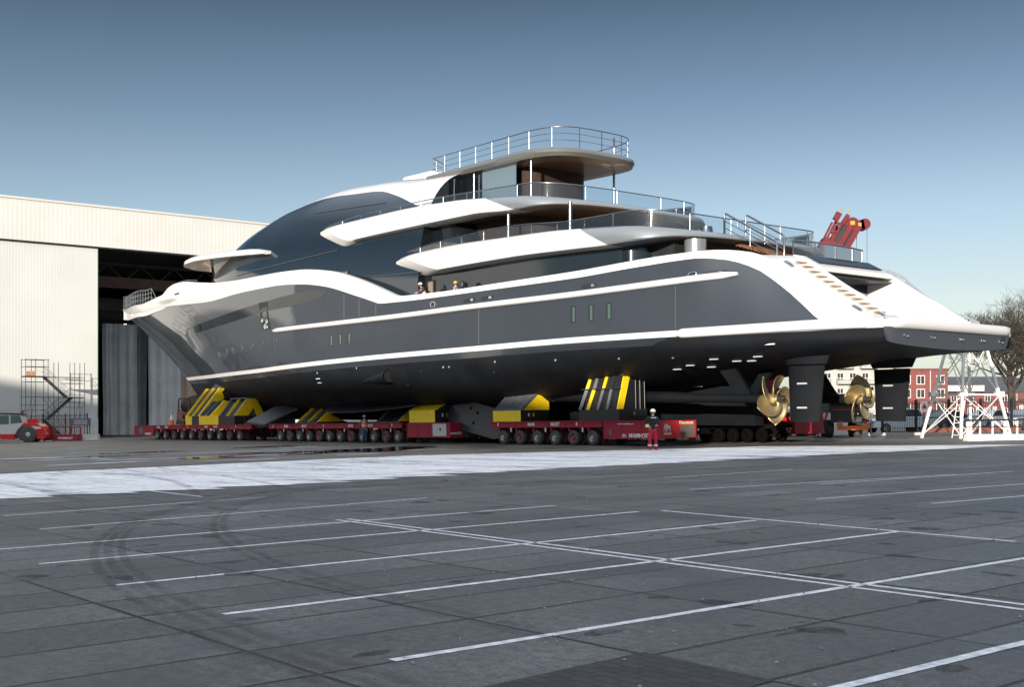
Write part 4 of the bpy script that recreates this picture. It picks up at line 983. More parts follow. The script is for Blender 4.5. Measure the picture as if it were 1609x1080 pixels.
# sign and caged frame beside the hall
sg = thing('notice_sign', 'purple grey notice board with white lines beside the black fence', 'sign', on(90.4, 6.5), AX)
PUR = mat('slate_purple', (.16,.15,.22), .5)
M().box(-.03, .03, -1.0, 1.0, 1.35, 2.05).build('board', PUR, sg)
for z in (1.85, 1.68, 1.52): M().box(-.05, -.032, -.65, .65, z-.03, z+.03).build('white_strip', WTEXT, sg)
for y in (-.9, .9): M().box(-.04, .04, y-.04, y+.04, 0, 1.35).build('leg', BLKST, sg)

# ------------------------------------------------------------------ trailers
def wheel_mesh():
    m = M(); prof = [(-.15,.20),(-.15,.30),(-.135,.37),(-.09,.41),(.09,.41),(.135,.37),(.15,.30),(.15,.20)]
    rows = []; n = 44
    for h, r_ in prof: rows.append([((r_-(.018 if (k % 2 and r_ > .36) else 0))*math.cos(6.28318*k/n), h, (r_-(.018 if (k % 2 and r_ > .36) else 0))*math.sin(6.28318*k/n)) for k in range(n)])
    m.loft(rows, closed=True); return m.mesh('wheel', TYRE, 40)
def rim_mesh(mt):
    m = M(); m.lathe([(-.05,.21),(.10,.215),(.13,.20),(.09,.17),(.04,.13),(.05,.09),(.13,.085),(.14,.05)], (0,0,0), 'y', 18); return m.mesh('rim', mt, 35)
WM = wheel_mesh(); RM1 = rim_mesh(RIM); RM2 = rim_mesh(RIMR)
def add_wheel(t, x, y, side, red=False, z=.41, sc_=1.):
    o = bpy.data.objects.new('wheel', WM); COL.objects.link(o); o.parent = t; o.location = (x, y, z); o.rotation_euler = (0, random.uniform(0, .4), 0); o.scale = (sc_,)*3
    r_ = bpy.data.objects.new('rim', RM2 if red else RM1); COL.objects.link(r_); r_.parent = o
    if side < 0: r_.rotation_euler = (0, 0, math.pi)
def TX(x, y, z, size): return Matrix(((-size,0,0,x),(0,0,size,y),(0,size,0,z),(0,0,0,1)))   # lettering on a port-side face
def TXA(x, y, z, size): return Matrix(((0,0,-size,x),(-size,0,0,y),(0,size,0,z),(0,0,0,1)))  # lettering on an aft face
def elephant(t, x, y, z, h):
    o_ = [(-.5,-.5),(-.5,.05),(-.62,-.1),(-.66,-.35),(-.72,-.33),(-.7,.1),(-.55,.38),(-.62,.5),(-.45,.45),(-.2,.55),(.0,.35),(.35,.32),(.5,.15),(.52,-.5),(.36,-.5),(.33,-.1),(.0,-.12),(-.08,-.5),(-.22,-.5),(-.24,-.15),(-.36,-.18),(-.36,-.5)]
    m = M(); m.prism([(x-a_*h, z+b_*h) for a_, b_ in o_], 'y', y, y+.006); m.build('elephant_emblem', mat('emblem_grey', (.5,.46,.44), .6), t, smooth=False)
def trailer(label, s_mid, wc, x0, x1, wheels, pack, marks, aft_text=False, detail=True, fwd_pack=False):
    t = thing('modular_trailer', label, 'trailer', on(s_mid, wc), AX, 'self propelled trailers under the yacht', tilt=True)
    m = M()
    for y in (-1.19, 1.15): m.box(x0-s_mid, x1-s_mid, y, y+.06, .93, 1.26)
    m.box(x0-s_mid, x1-s_mid, -1.13, 1.13, 1.10, 1.24)
    for k in range(int((x1-x0)/1.4)+1):
        x = x0-s_mid+k*1.4
        if x+.06 < x1-s_mid: m.box(x, x+.05, 1.21, 1.235, .93, 1.26)
    m.box(x0-s_mid, x1-s_mid, 1.205, 1.26, 1.22, 1.27); m.box(x0-s_mid, x1-s_mid, 1.205, 1.25, .93, .96)
    m.build('deck_frame', RED, t, smooth=False)
    for i, x in enumerate(wheels):
        for side in (1, -1):
            add_wheel(t, x-s_mid, side*.98, side, red=(i % 3 == 1)); 
        add_wheel(t, x-s_mid, .45, 1)
        m = M(); m.box(x-s_mid-.28, x-s_mid-.08, .62, .80, .35, .98); m.box(x-s_mid+.14, x-s_mid+.27, 1.0, 1.16, .72, .95); m.beam((x-s_mid-.18,.7,.85),(x-s_mid+.02,.72,.42),.14,.16); m.tube([(x-s_mid,-.98,.41),(x-s_mid,.98,.41)], .07, 8)
        m.build('suspension_arm', RED, t, smooth=False)
        if detail and i % 2 == 0:
            M().box(x-s_mid+.50, x-s_mid+.62, 1.215, 1.24, .70, .95).build('hanger_plate', mat_grey, t, smooth=False)
    for (x, txt, sz) in marks: text(txt, sz, WTEXT, t, TX(x-s_mid, 1.24, 1.095, 1), bold=.004)
    if aft_text:
        M().box(x0-s_mid-.1, x0-s_mid, -1.19, 1.21, .93, 1.26).build('end_frame', RED, t, smooth=False)
        text('MAMMOET', .26, WTEXT, t, TXA(x0-s_mid-.105, .1, 1.1, 1), bold=.006)
    p0, p1 = pack
    m = M()
    m.prism([(p0-s_mid, .36), (p1-s_mid, .36), (p1-s_mid, 1.24), (p0-s_mid, 1.24)], 'y', -1.2, 1.2)
    for z in (.36, 1.20): m.box(p0-s_mid-.02, p1-s_mid+.02, 1.18, 1.235, z, z+.06)
    n = max(2, int((p1-p0)/1.1))
    for k in range(n+1): x = p0-s_mid+(p1-p0)*k/n; m.box(x-.02, x+.02, 1.195, 1.22, .38, 1.22)
    pk = m.build('power_pack', RED, t, smooth=False)
    m = M()
    for k in range(7): x = (x1 if fwd_pack else p1)-s_mid+.1+k*.07; m.tube([(x,1.0,.6+.05*k),(x+.1,1.08,.8),(x+.35,1.0,1.0-.05*k)], .03, 5)
    m.build('hydraulic_hoses', BLKST, t)
    return t, pk
mat_grey = mat('pale_grey_plate', (.5,.52,.52), .5)
t1, pk = trailer('front dark red trailer carrying the tall yellow bow cradle', 64, 4.6, 54.6, 73.3, [56.9+1.80*i for i in range(10)], (73.6, 78.0), [(72.4,'MAM',.27),(70.6,'MOET',.27),(62.6,'MAM',.27),(60.8,'MOET',.27),(66.2,'8',.25),(57.2,'8',.25)], aft_text=True, fwd_pack=True)
text('MAMMOET', .3, WTEXT, t1, TX(74.8-64, 1.22, .52, 1), bold=.006)
M().box(75.9-64, 76.9-64, 1.21, 1.23, .5, 1.1).build('vent_grille', GREYST, pk, smooth=False)
t2, pk = trailer('middle dark red trailer with twelve wheels behind the walking worker', 41, 4.6, 33.9, 51.7, [34.6+1.42*i for i in range(12)], (28.75, 33.3), [(49.0,'MAM',.27),(46.3,'MOET',.27),(40.0,'MAM',.27),(37.6,'MOET',.27),(51.0,'8',.25),(43.6,'8',.25),(35.0,'8',.25)])
text('MAMMOET', .17, WTEXT, t2, TXA(28.73-41, .78, .60, 1), bold=.006)
M().box(29.1-41, 30.5-41, 1.225, 1.245, .45, 1.18).build('control_cabinet', mat_grey, pk, smooth=False)
M().lathe([(0,.09),(.02,.09)], (29.7-41, 1.245, .85), 'y', 14).build('dial', BLKST, pk)
M().box(28.70-41, 28.745-41, -1.1, .25, .42, 1.18).build('radiator', GREYST, pk, smooth=False)
t3, pk = trailer('rear dark red trailer with six wheels and elephant emblem near the helmeted worker', 17, 4.6, 15.6, 24.9, [16.5+1.475*i for i in range(6)], (11.5, 15.5), [(21.2,'MAM',.27),(19.2,'MOET',.27),(24.1,'8',.25),(17.5,'8',.25)])
text('MAMMOET', .30, WTEXT, t3, TX(12.95-17, 1.215, .50, 1), bold=.008)
elephant(t3, 14.0-17, 1.215, .50, .24)
text('www.mammoet.com', .13, WTEXT, t3, TX(13.9-17, 1.215, 1.10, 1))
XA = 11.5-17
M().box(XA-.03, XA, -1.2, 1.2, .38, 1.22).build('sunlit_engine_door', REDB, pk, smooth=False)  # aft face in the sun: its light is put into a brighter red
def elephant_aft(t, x, y, z, h):
    o_ = [(-.5,-.5),(-.5,.05),(-.62,-.1),(-.66,-.35),(-.72,-.33),(-.7,.1),(-.55,.38),(-.62,.5),(-.45,.45),(-.2,.55),(.0,.35),(.35,.32),(.5,.15),(.52,-.5),(.36,-.5),(.33,-.1),(.0,-.12),(-.08,-.5),(-.22,-.5),(-.24,-.15),(-.36,-.18),(-.36,-.5)]
    M().prism([(y-a_*h, z+b_*h) for a_, b_ in o_], 'x', x, x-.006).build('elephant_emblem', mat('emblem_grey', (.55,.50,.48), .6), t, smooth=False)
elephant_aft(t3, XA-.032, .78, .88, .38)
text('MAMMOET', .10, WTEXT, t3, TXA(XA-.036, .78, .60, 1), bold=.006)
text('Mammoet', .24, mat('cream_script', (.75,.62,.4), .6), t3, TXA(XA-.036, -.50, 1.12, 1), bold=.004)
M().box(XA-.05, XA-.032, -1.05, -.10, .42, 1.02).build('radiator_grille', mat('grille_brown', (.16,.13,.11), .6, noise=.3, nscale=30), pk, smooth=False)
M().box(14.9-17, 15.1-17, 1.205, 1.23, .55, .85).build('vent_grille', GREYST, pk, smooth=False)
trailer('far side front trailer in the dark behind the bow trailer', 64, -4.6, 54.6, 73.3, [56.9+1.80*i for i in range(10)], (73.6, 78.0), [], detail=False, fwd_pack=True)
trailer('far side middle trailer hidden in the dark under the keel', 41, -4.6, 33.9, 51.7, [34.6+1.42*i for i in range(12)], (27.6, 33.3), [], detail=False)
t6, pk = trailer('far side sunlit red trailer end seen beyond the near propeller', 16.4, -4.6, 15.0, 24.3, [15.9+1.475*i for i in range(6)], (10.9, 14.8), [], detail=False)
M().box(10.9-16.4, 12.6-16.4, 1.21, 1.24, .38, 1.22).build('sunlit_engine_door', REDB, pk, smooth=False)  # sunlit trailer end painted as a brighter red panel
text('MAMMOET', .34, WTEXT, t6, TX(11.9-16.4, 1.245, .56, 1), bold=.01)
# low black dolly under the skeg
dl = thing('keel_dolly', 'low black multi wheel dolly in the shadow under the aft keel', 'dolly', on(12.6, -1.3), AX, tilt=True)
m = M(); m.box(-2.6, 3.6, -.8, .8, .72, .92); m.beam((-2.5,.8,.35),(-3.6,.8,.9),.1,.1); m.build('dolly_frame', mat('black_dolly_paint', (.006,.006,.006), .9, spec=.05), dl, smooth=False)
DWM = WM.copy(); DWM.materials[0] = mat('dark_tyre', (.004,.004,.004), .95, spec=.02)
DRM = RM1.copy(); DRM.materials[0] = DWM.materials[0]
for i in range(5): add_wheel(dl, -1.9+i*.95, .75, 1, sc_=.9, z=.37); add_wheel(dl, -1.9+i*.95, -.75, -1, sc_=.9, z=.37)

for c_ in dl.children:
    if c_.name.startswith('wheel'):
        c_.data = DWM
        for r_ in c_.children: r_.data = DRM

# ------------------------------------------------------------------ cradles on the trailers
def cradle(label, s_a, s_f, w_in, hb_, base, yt, ht, ribs, plate, thick=.9, back=None, cap=None, w_out=5.8, s_a2=None):
    """steel cradle leaning inboard: base box, leaning ribs on the outer face, cheek plate on the aft end"""
    sm = (s_a+s_f)/2; t = thing('hull_cradle', label, 'cradle', on(sm, w_out-1.2, 1.27), AX, 'steel hull cradles standing on the trailers', tilt=True)
    xa, xf = (s_a2 or s_a)-sm, s_f-sm; yo = 1.15; yi = yo-w_in
    n = len(base); M_ = {'Y': YEL, 'K': BLKST, 'G': GREYST}
    for i, c in enumerate(base): x_ = s_f-sm-(s_f-s_a)*(i+1)/n; M().box(x_+.004, x_+(s_f-s_a)/n-.004, yi, yo, .0, hb_).build('base_box', M_[c], t, smooth=False)
    for i in range(1, 4): M().box(s_a-sm-.012, s_a-sm-.002, yi+(yo-yi)*i/4-.02, yi+(yo-yi)*i/4+.02, .02, hb_-.02).build('stiffener', GREYST, t, smooth=False)
    k = len(ribs)
    for i, c in enumerate(ribs):
        xx = xf-.05-(xf-xa-.1)*i/(k-1); th = .035 if i < k-1 else .07
        prof = [(yo, hb_), (yo-thick*.55, hb_), (yt-thick*.5, ht-.1), (yt, ht)]
        M().prism(prof, 'x', xx-th, xx+th).build('rib', M_[c], t, smooth=False)
    M().prism([(yo-.22, hb_), (yo-thick*.5, hb_), (yt-thick*.48, ht-.12), (yt-.22, ht-.05)], 'x', xa+.08, xf-.08).build('web_plate', BLKST, t, smooth=False)
    if plate: M().prism([(yo, hb_+.002)]+[(y_, z_) for y_, z_ in plate], 'x', xa-.06, xa-.005).build('cheek_plate', YEL, t, smooth=False)
    if back:
        M().prism(back, 'x', xa+.12, xf-.1).build('support_block', BLKST, t, smooth=False)
    if cap: M().prism([(yt+.05, ht), (yt+.05, ht+.08), (cap[0], cap[1]+.08), (cap[0], cap[1])], 'x', xa-.05, xf+.05).build('timber_pad', GREYST, t, smooth=False)
    return t
cradle('tallest yellow cradle leaning against the bow', 64.3, 66.9, 2.2, .72, 'YK', -.75, 3.05, 'YYY', [(-.75,3.05),(-1.15,2.25),(-.2,.72)], back=[(-.2,.72),(-1.1,2.9),(-1.6,3.5),(-3.6,.9),(-3.4,.0),(-.5,.0)])
cradle('short yellow cradle tucked against the tallest bow cradle', 60.6, 64.2, 2.2, .72, 'YYY', -.1, 1.95, 'GGY', [(-.1,1.95),(-.55,1.35),(-.1,.72)], s_a2=62.0, back=[(-.1,.72),(-1,1.9),(-3,.9),(-3,.0),(-.5,.0)])
cradle('yellow and black cradle over the last wheels of the front trailer', 57.6, 60.4, 3.2, .68, 'KKK', .1, 2.0, 'GYG', [(.1,2.0),(-.75,2.0),(-1.4,.68),(-.7,.68),(-.45,1.3),(.0,.68)], cap=(-.9,2.05), back=[(-.8,.5),(-.9,2.0),(-1.2,1.9),(-2.1,.6)])
cradle('low cradle with yellow and grey slats at the front of the middle trailer', 44.6, 47.6, 2.3, .12, 'KKK', -.1, 1.15, 'YGYGY', [(.0,.55),(-1.0,.12)], cap=(-.9,.9))
cradle('black slatted cradle with a yellow gusset behind the walking worker', 34.5, 37.1, 2.4, .08, 'KKK', -.15, 1.1, 'GKG', [(-.1,1.0),(-.5,.55),(-1.3,.1)], cap=(-1.9,.3))
def gable(label, s_a, s_f, w_in, hb_, yt, ht, top, side_y, w_out=5.8):
    sm = (s_a+s_f)/2; t = thing('hull_cradle', label, 'cradle', on(sm, w_out-1.2, 1.27), AX, 'steel hull cradles standing on the trailers', tilt=True)
    xa, xf = s_a-sm, s_f-sm; yo = 1.15; yi = yo-w_in
    M().box(xa+.03, xf, yo-.05, yo, 0, hb_).build('side_plate', YEL, t, smooth=False); M().box(xa, xa+.028, yi, yo, 0, hb_).build('end_plate', BLKST, t, smooth=False); M().box(xa+.03, xf, yi, yo-.052, 0, hb_-.01).build('base_box', BLKST, t, smooth=False)
    m = M(); m.prism([(yo, hb_), (yo-.1, hb_), (yt-.1, ht-.08), (yt, ht)], 'x', xa, xf); m.build('sloped_plate', top, t, smooth=False)
    for i in range(5): x_ = xa+(xf-xa)*i/4; M().prism([(yo+.03, hb_), (yo, hb_), (yt, ht), (yt+.03, ht+.02)], 'x', x_-.02, x_+.02).build('rib', top if top is YEL else GREYST, t, smooth=False)
    if side_y: M().prism([(yo-.15, hb_+.01), (yt-.15, ht-.05), (yi, hb_+.45), (yi, hb_+.01)], 'x', xa-.02, xa).build('cheek_plate', YEL, t, smooth=False)
    else: M().prism([(yo-.1, hb_), (yt, ht), (yi, hb_+.3), (yi, hb_)], 'x', xa-.02, xa).build('cheek_plate', BLKST, t, smooth=False)
    M().prism([(yt+.05, ht), (yt+.05, ht+.07), (yi-.4, hb_+.5), (yi-.4, hb_+.43)], 'x', xa-.04, xf+.04).build('timber_pad', BLKST, t, smooth=False)
    m = M()
    for y_ in (.55, .35): m.box(xa-.012, xa-.001, y_-.06, y_+.06, hb_*.4, hb_*.7)
    for k_, y_ in enumerate((.62, .28)):
        M().box(xa-.03, xa-.021, y_-.05, y_+.05, hb_*.45, hb_*.75).build('stencil_mark', YEL if k_ else WTEXT, t, smooth=False)
    return t
gable('yellow gable topped cradle standing on the middle trailer power pack', 30.4, 33.2, 2.9, .72, .1, 1.22, YEL, False)
gable('grey slatted cradle with yellow cheek at the front of the rear trailer', 22.2, 24.7, 2.0, .60, .0, 1.55, GREYST, True)
# tall aft cradle
t = thing('hull_cradle', 'tall black cradle with yellow and grey struts beside the rear power pack', 'cradle', on(15.9, 4.6, 1.27), AX, 'steel hull cradles standing on the trailers', tilt=True)
M().box(-1.45, 1.55, -.8, 1.15, 0, .55).build('base_box', BLKST, t, smooth=False)
M().prism([(1.05,.55),(-.75,.55),(-.75,1.95),(.3,2.25),(.62,2.3)], 'x', -1.2, 1.25).build('core_box', mat('deep_black_paint', (.01,.01,.011), .55), t, smooth=False)
for i, (x0, x1, c) in enumerate(((1.45,1.1,'GY'),(.85,.58,'YG'),(.1,-.1,'GY'),(-.6,-.62,'GK'))):
    for (f0, f1, cc) in ((0,.62,c[0]),(.62,1,c[1])):
        a_ = Vector((x0,1.17,.55)); b_ = Vector((x1,.66,2.25)); M().beam(a_.lerp(b_,f0), a_.lerp(b_,f1), .06, .16).build('strut', {'G':GREYST,'Y':YEL,'K':BLKST}[cc], t, smooth=False)
M().prism([(1.10,.56),(.70,.56),(.20,2.2),(.62,2.2)], 'x', -1.28, -1.22).build('cheek_plate', YEL, t, smooth=False)
M().box(-1.3, 1.5, .85, .98, 1.58, 1.63).build('cross_plate', BLKST, t, smooth=False)
M().prism([(.72,2.28),(.72,2.42),(.2,2.5),(-.9,2.1),(-.9,2.0)], 'x', -1.35, 1.35).build('timber_pad', GREYST, t, smooth=False)
m = M()
for y in (-.1, -.4, -.72): m.bar((-1.35,y,.55),(-1.35,y,2.0),.02,4)
m.build('cage_bars', GREYST, t)
M().lathe([(0,.09),(-.03,.09),(-.03,.05)], (-1.55,.2,.32), 'x', 12).build('lifting_eye', GREYST, t)
# traffic cone on the front trailer
ORG = mat('signal_orange', (.80,.16,.03), .45)
cn = thing('traffic_cone', 'orange and white traffic cone on the front trailer power pack', 'cone', on(71.6, 5.0, 1.27), AX)
M().box(-.28,.28,-.28,.28,0,.06).build('foot', ORG, cn); M().lathe([(0.06,.24),(.45,.16)], (0,0,0), 'z', 16).build('body', ORG, cn); M().lathe([(.45,.16),(.95,.05)], (0,0,0), 'z', 16).build('white_sleeve', WTEXT, cn)
GR = mat('rusty_gear', (.20,.09,.05), .7, noise=.5, nscale=5)
gw = thing('rusty_winch', 'rusty dark winch gear standing in front of the bulbous bow', 'winch', on(72.6, 3.2, 1.27), AX)
M().box(-.9,.9,-.6,.6,0,.35).build('winch_base', BLKST, gw); M().lathe([(-.6,.55),(-.55,.3),(.55,.3),(.6,.55)], (0,0,.8), 'y', 16).build('winch_drum', GR, gw)
m = M(); m.beam((.8,.5,.3),(.5,.5,2.3),.12,.12); m.beam((.8,-.5,.3),(.5,-.5,2.3),.12,.12); m.beam((.5,.5,2.3),(.5,-.5,2.3),.12,.12); m.build('winch_frame', GR, gw)

# ------------------------------------------------------------------ people
SKIN = mat('skin', (.50,.30,.22), .55); JEANS = mat('blue_denim', (.05,.10,.20), .85, noise=.15, nscale=12); NAVY = mat('navy_cloth', (.025,.035,.07), .8)
BLKC = mat('black_cloth', (.012,.018,.020), .85); REDC = mat('red_work_cloth', (.50,.012,.035), .75, noise=.1, nscale=9); ORGC = mat('orange_hi_vis', (.90,.20,.04), .6)
REFL = mat('reflective_band', (.75,.76,.78), .3); HELW = mat('white_helmet', (.80,.80,.78), .3, coat=.3); HELG = mat('grey_helmet', (.35,.38,.42), .35); HELY = mat('yellow_helmet', (.80,.45,.04), .35)
BOOTM = mat('boot_leather', (.03,.02,.02), .6); HAIR = mat('brown_hair', (.05,.03,.02), .8); BLUEC = mat('pale_blue_sleeve', (.18,.27,.40), .8)
def skinmesh(name, mt, parent, chains, sub=1):
    """chains: list of lists of (point, radius); shared points (same key) join"""
    vs, es, rs, key = [], [], [], {}
    for ch in chains:
        prev = None
        for p, r_ in ch:
            k = tuple(round(c, 4) for c in p)
            if k not in key: key[k] = len(vs); vs.append(p); rs.append(r_)
            i = key[k]
            if prev is not None and prev != i: es.append((prev, i))
            prev = i
    me = bpy.data.meshes.new(name); me.from_pydata(vs, es, []); o = bpy.data.objects.new(name, me); COL.objects.link(o)
    md = o.modifiers.new('skin', 'SKIN'); md.use_smooth_shade = True
    lay = me.skin_vertices[0] if me.skin_vertices else None
    for i, r_ in enumerate(rs):
        rr = r_ if isinstance(r_, tuple) else (r_, r_)
        lay.data[i].radius = rr
    lay.data[0].use_root = True
    ms = o.modifiers.new('sub', 'SUBSURF'); ms.levels = sub; ms.render_levels = sub
    bpy.context.view_layer.update()
    me2 = bpy.data.meshes.new_from_object(o.evaluated_get(bpy.context.evaluated_depsgraph_get()))
    bpy.data.objects.remove(o); me2.materials.clear(); me2.materials.append(mt); me2.name = name
    me2.polygons.foreach_set('use_smooth', [True]*len(me2.polygons))
    o = bpy.data.objects.new(name, me2); COL.objects.link(o); o.parent = parent; return o
def person(label, loc, rot, J, top, legs_m, helmet, vest=None, boots=BOOTM, bands=False, tilt_head=0., hands=SKIN):
    """J: joints in metres, figure faces -Y; pelvis at the origin of the skeleton's z"""
    t = thing('person', label, 'person', loc, rot)
    P = J['pelvis']; C = J['chest']; N = J['neck']; H_ = J['head']
    SL, SR = J['sl'], J['sr']; v = lambda a_, b_, f_: tuple(a_[i]+(b_[i]-a_[i])*f_ for i in range(3))
    fing = []
    for sd_, W_, D in ((-1, J['wl'], J['hl']), (1, J['wr'], J['hr'])):
        d = (Vector(D)-Vector(W_)).normalized(); s_ = d.cross(Vector((0,-1,0)));
        if s_.length < .1: s_ = d.cross(Vector((0,0,1)))
        s_.normalize(); n_ = s_.cross(d); palm = tuple(Vector(W_)+d*.085); fing.append([(W_, .024), (palm, (.038,.016))])
        for j, ln in enumerate((.065,.075,.07,.055)):
            b_ = Vector(palm)+s_*(.027-.018*j); fing.append([(palm, (.038,.016)), (tuple(b_+d*.02), .009), (tuple(b_+d*ln*.6+n_*.012), .0085), (tuple(b_+d*ln+n_*.035), .007)])
        th = Vector(W_)+d*.035+s_*.03; fing.append([(W_, .024), (tuple(th), .011), (tuple(th+s_*.025+d*.04), .009)])
    body = [[(P, (.13,.10)), (v(P,C,.5), (.125,.095)), (C, (.15,.11)), (N, .058), (v(N,H_,.45), .055), (H_, (.085,.10)), (v(H_, (H_[0]*2-N[0], H_[1]*2-N[1], H_[2]*2-N[2]), .45), (.075,.09))],
            [(C, (.15,.11)), (SL, .062), (J['el'], .045), (J['wl'], .024)], [(C, (.15,.11)), (SR, .062), (J['er'], .045), (J['wr'], .024)],
            [(P, (.13,.10)), (J['pl'], .095), (J['kl'], .062), (J['al'], .04)], [(P, (.13,.10)), (J['pr'], .095), (J['kr'], .062), (J['ar'], .04)]]+fing
    skinmesh('body', hands, t, body, 1)
    g_ = .022
    skinmesh('jacket', top, t, [[(v(P,C,-.15), (.155,.125)), (P, (.16,.13)), (v(P,C,.5), (.155,.125)), (C, (.178,.135)), (v(C,N,.75), .085)], [(C, (.178,.135)), (SL, .085), (J['el'], .065), (v(J['el'],J['wl'],.95), .045)], [(C, (.178,.135)), (SR, .085), (J['er'], .065), (v(J['er'],J['wr'],.95), .045)]], 1)
    skinmesh('trousers', legs_m, t, [[(v(P,C,.25), (.145,.115)), (P, (.15,.12))], [(P, (.15,.12)), (J['pl'], .115), (J['kl'], .085), (v(J['kl'],J['al'],1.0), .072)], [(P, (.15,.12)), (J['pr'], .115), (J['kr'], .085), (v(J['kr'],J['ar'],1.0), .072)]], 1)
    for a_, tt in ((J['al'], J['tl']), (J['ar'], J['tr'])):
        skinmesh('boot', boots, t, [[(tuple(Vector(a_)+Vector((0,.035,.02))), .055), (tuple(Vector(a_)+Vector((0,.03,-.05))), (.05,.042)), (v(a_, tt, .6), (.048,.036)), (tt, (.045,.030))]], 1)
    if bands:
        for k_, a_ in ((J['kl'], J['al']), (J['kr'], J['ar'])):
            c = v(k_, a_, .68); M().lathe([(-.035,.092),(.035,.090)], c, 'z', 16).build('reflective_band', REFL, t)
    if vest:
        vo = skinmesh('vest', vest, t, [[(v(P,C,-.08), (.20,.165)), (v(P,C,.12), (.205,.17)), (v(P,C,.5), (.20,.168)), (C, (.225,.178)), (v(C,N,.55), (.17,.14))]], 1)
        c = v(P, C, .45); m = M(); rows = []
        for h in (-.03, .03): rows.append([(c[0]+.188*math.cos(6.283*k/20), c[1]+.155*math.sin(6.283*k/20), c[2]+h) for k in range(20)])
        m.loft(rows, closed=True); m.build('reflective_band', REFL, t)
    # face
    hx, hy, hz = H_; f_ = J.get('face', (0,-1,0)); fv = Vector(f_).normalized(); sv = fv.cross(Vector((0,0,1))).normalized(); hc = Vector(H_)
    M().lathe([(0,.018),(.03,.012),(.035,.004)], tuple(hc+fv*.085+Vector((0,0,-.01))), 'z', 8).build('nose', SKIN, t)
    for e in (-1, 1):
        M().lathe([(-.006,.004),(0,.009),(.006,.004)], tuple(hc+fv*.094+sv*e*.03+Vector((0,0,.018))), 'y', 8).build('eye', BLKST, t)
        M().lathe([(-.012,.012),(0,.026),(.012,.012)], tuple(hc+sv*e*.086), 'x', 10).build('ear', SKIN, t)
    M().beam(tuple(hc+fv*.092-sv*.025+Vector((0,0,-.045))), tuple(hc+fv*.092+sv*.025+Vector((0,0,-.045))), .012, .012).build('mouth', mat_lip, t)
    hh = M().lathe([(-.05,.094),(.04,.098),(.07,.094)], tuple(hc+Vector((0,.012,.0))), 'z', 18).build('hair', HAIR, t)
    he = M().lathe([(.045,.118),(.055,.122),(.10,.115),(.145,.088),(.168,.045),(.175,.002)], tuple(hc+Vector((0,.005,0))), 'z', 22).build('helmet', helmet, t, 60)

    m = M(); m.poly([tuple(hc+fv*a_+sv*b_+Vector((0,0,.05-.1*max(0,a_-.1)))) for a_, b_ in ((.09,-.085),(.14,-.07),(.165,0),(.14,.07),(.09,.085))]); bo = m.build('brim', helmet, he); bo.modifiers.new('t','SOLIDIFY').thickness = .008
    return t
mat_lip = mat('lips', (.35,.13,.11), .6)
def stand(spread=.12, step=0., arms='down'):
    J = dict(pelvis=(0,0,.95), chest=(0,.0,1.33), neck=(0,-.01,1.50), head=(0,-.03,1.63), sl=(-.19,0,1.42), sr=(.19,0,1.42),
             pl=(-.09,0,.88), pr=(.09,0,.88), kl=(-spread,-.03-step*.4,.49), kr=(spread,-.03+step*.3,.49), al=(-spread,-step,.09), ar=(spread,step,.09),
             tl=(-spread-.03,-step-.17,.035), tr=(spread+.03,step-.17,.035))
    if arms == 'down': J.update(el=(-.27,.02,1.13), er=(.27,.02,1.13), wl=(-.27,-.10,.90), wr=(.27,-.08,.90), hl=(-.26,-.14,.82), hr=(.26,-.12,.82))
    if arms == 'remote': J.update(el=(-.27,.0,1.14), er=(.29,.0,1.16), wl=(-.12,-.21,1.07), wr=(.20,-.20,1.03), hl=(-.04,-.24,1.06), hr=(.14,-.26,1.02))
    if arms == 'hips': J.update(el=(-.36,.05,1.15), er=(.30,-.02,1.14), wl=(-.22,-.10,1.02), wr=(.16,-.20,1.06), hl=(-.15,-.16,1.02), hr=(.08,-.22,1.07))
    return J
p1 = W2(8.2, 9.7)
px_, py_ = 6.1, 52.4
pr = person('worker in black jacket, red trousers and white helmet standing by the rear power pack', (px_, py_, G(px_)), R(8), stand(.13, .0, 'hips'), BLKC, REDC, HELW, bands=True, boots=REDC)
M().box(-.35,-.22,-.20,-.10,1.0,1.13).build('yellow_pouch', mat('pale_yellow', (.75,.70,.30), .5), pr)
m = M(); m.box(-.12,.12,-.145,-.13,1.40,1.43); m.build('jacket_stripe', REFL, pr)
J = stand(.08, .16, 'down'); J['el'] = (-.27,.05,1.14); J['wl'] = (-.25,-.12,.98); J['hl'] = (-.23,-.2,.95)
person('worker walking away in an orange vest, blue jeans and grey helmet', (-9.55, 78.2, G(-9.55)), R(172), J, JEANS, JEANS, HELG, vest=ORGC, hands=SKIN)
# two on the deck: standing on the side deck behind the bulwark
def deckpos(s, w_, z): p = YP((s, w_, z)); ca, sa = math.cos(AX), math.sin(AX); return (QX[0]+ca*p[0]-sa*p[1], QX[1]+sa*p[0]+ca*p[1], p[2])
J = stand(.1, 0., 'remote'); J['chest'] = (0,-.12,1.28); J['neck'] = (0,-.20,1.42); J['head'] = (0,-.26,1.54); J['sl'] = (-.19,-.13,1.36); J['sr'] = (.19,-.13,1.36)
J['el'] = (-.25,-.30,1.16); J['er'] = (.22,-.28,1.16); J['wl'] = (-.12,-.50,1.09); J['wr'] = (.10,-.48,1.09); J['hl'] = (-.04,-.56,1.07); J['hr'] = (.04,-.54,1.07)
person('worker in white helmet and orange vest leaning on the white bulwark', deckpos(27.7, 6.35, 7.28), AX+R(180-10), J, NAVY, NAVY, HELW, vest=ORGC)
person('worker in yellow helmet and orange vest, head and shoulders above the bulwark', deckpos(25.1, 6.1, 7.08), AX+R(120), stand(), BLUEC, JEANS, HELY, vest=ORGC)
m = YM(); m.lathe([(0,.05),(.35,.05),(.42,.14),(.62,.15),(.70,.05)], (24.25,6.3,7.95), 'z', 14); m.build('searchlight', BLKST, yacht)

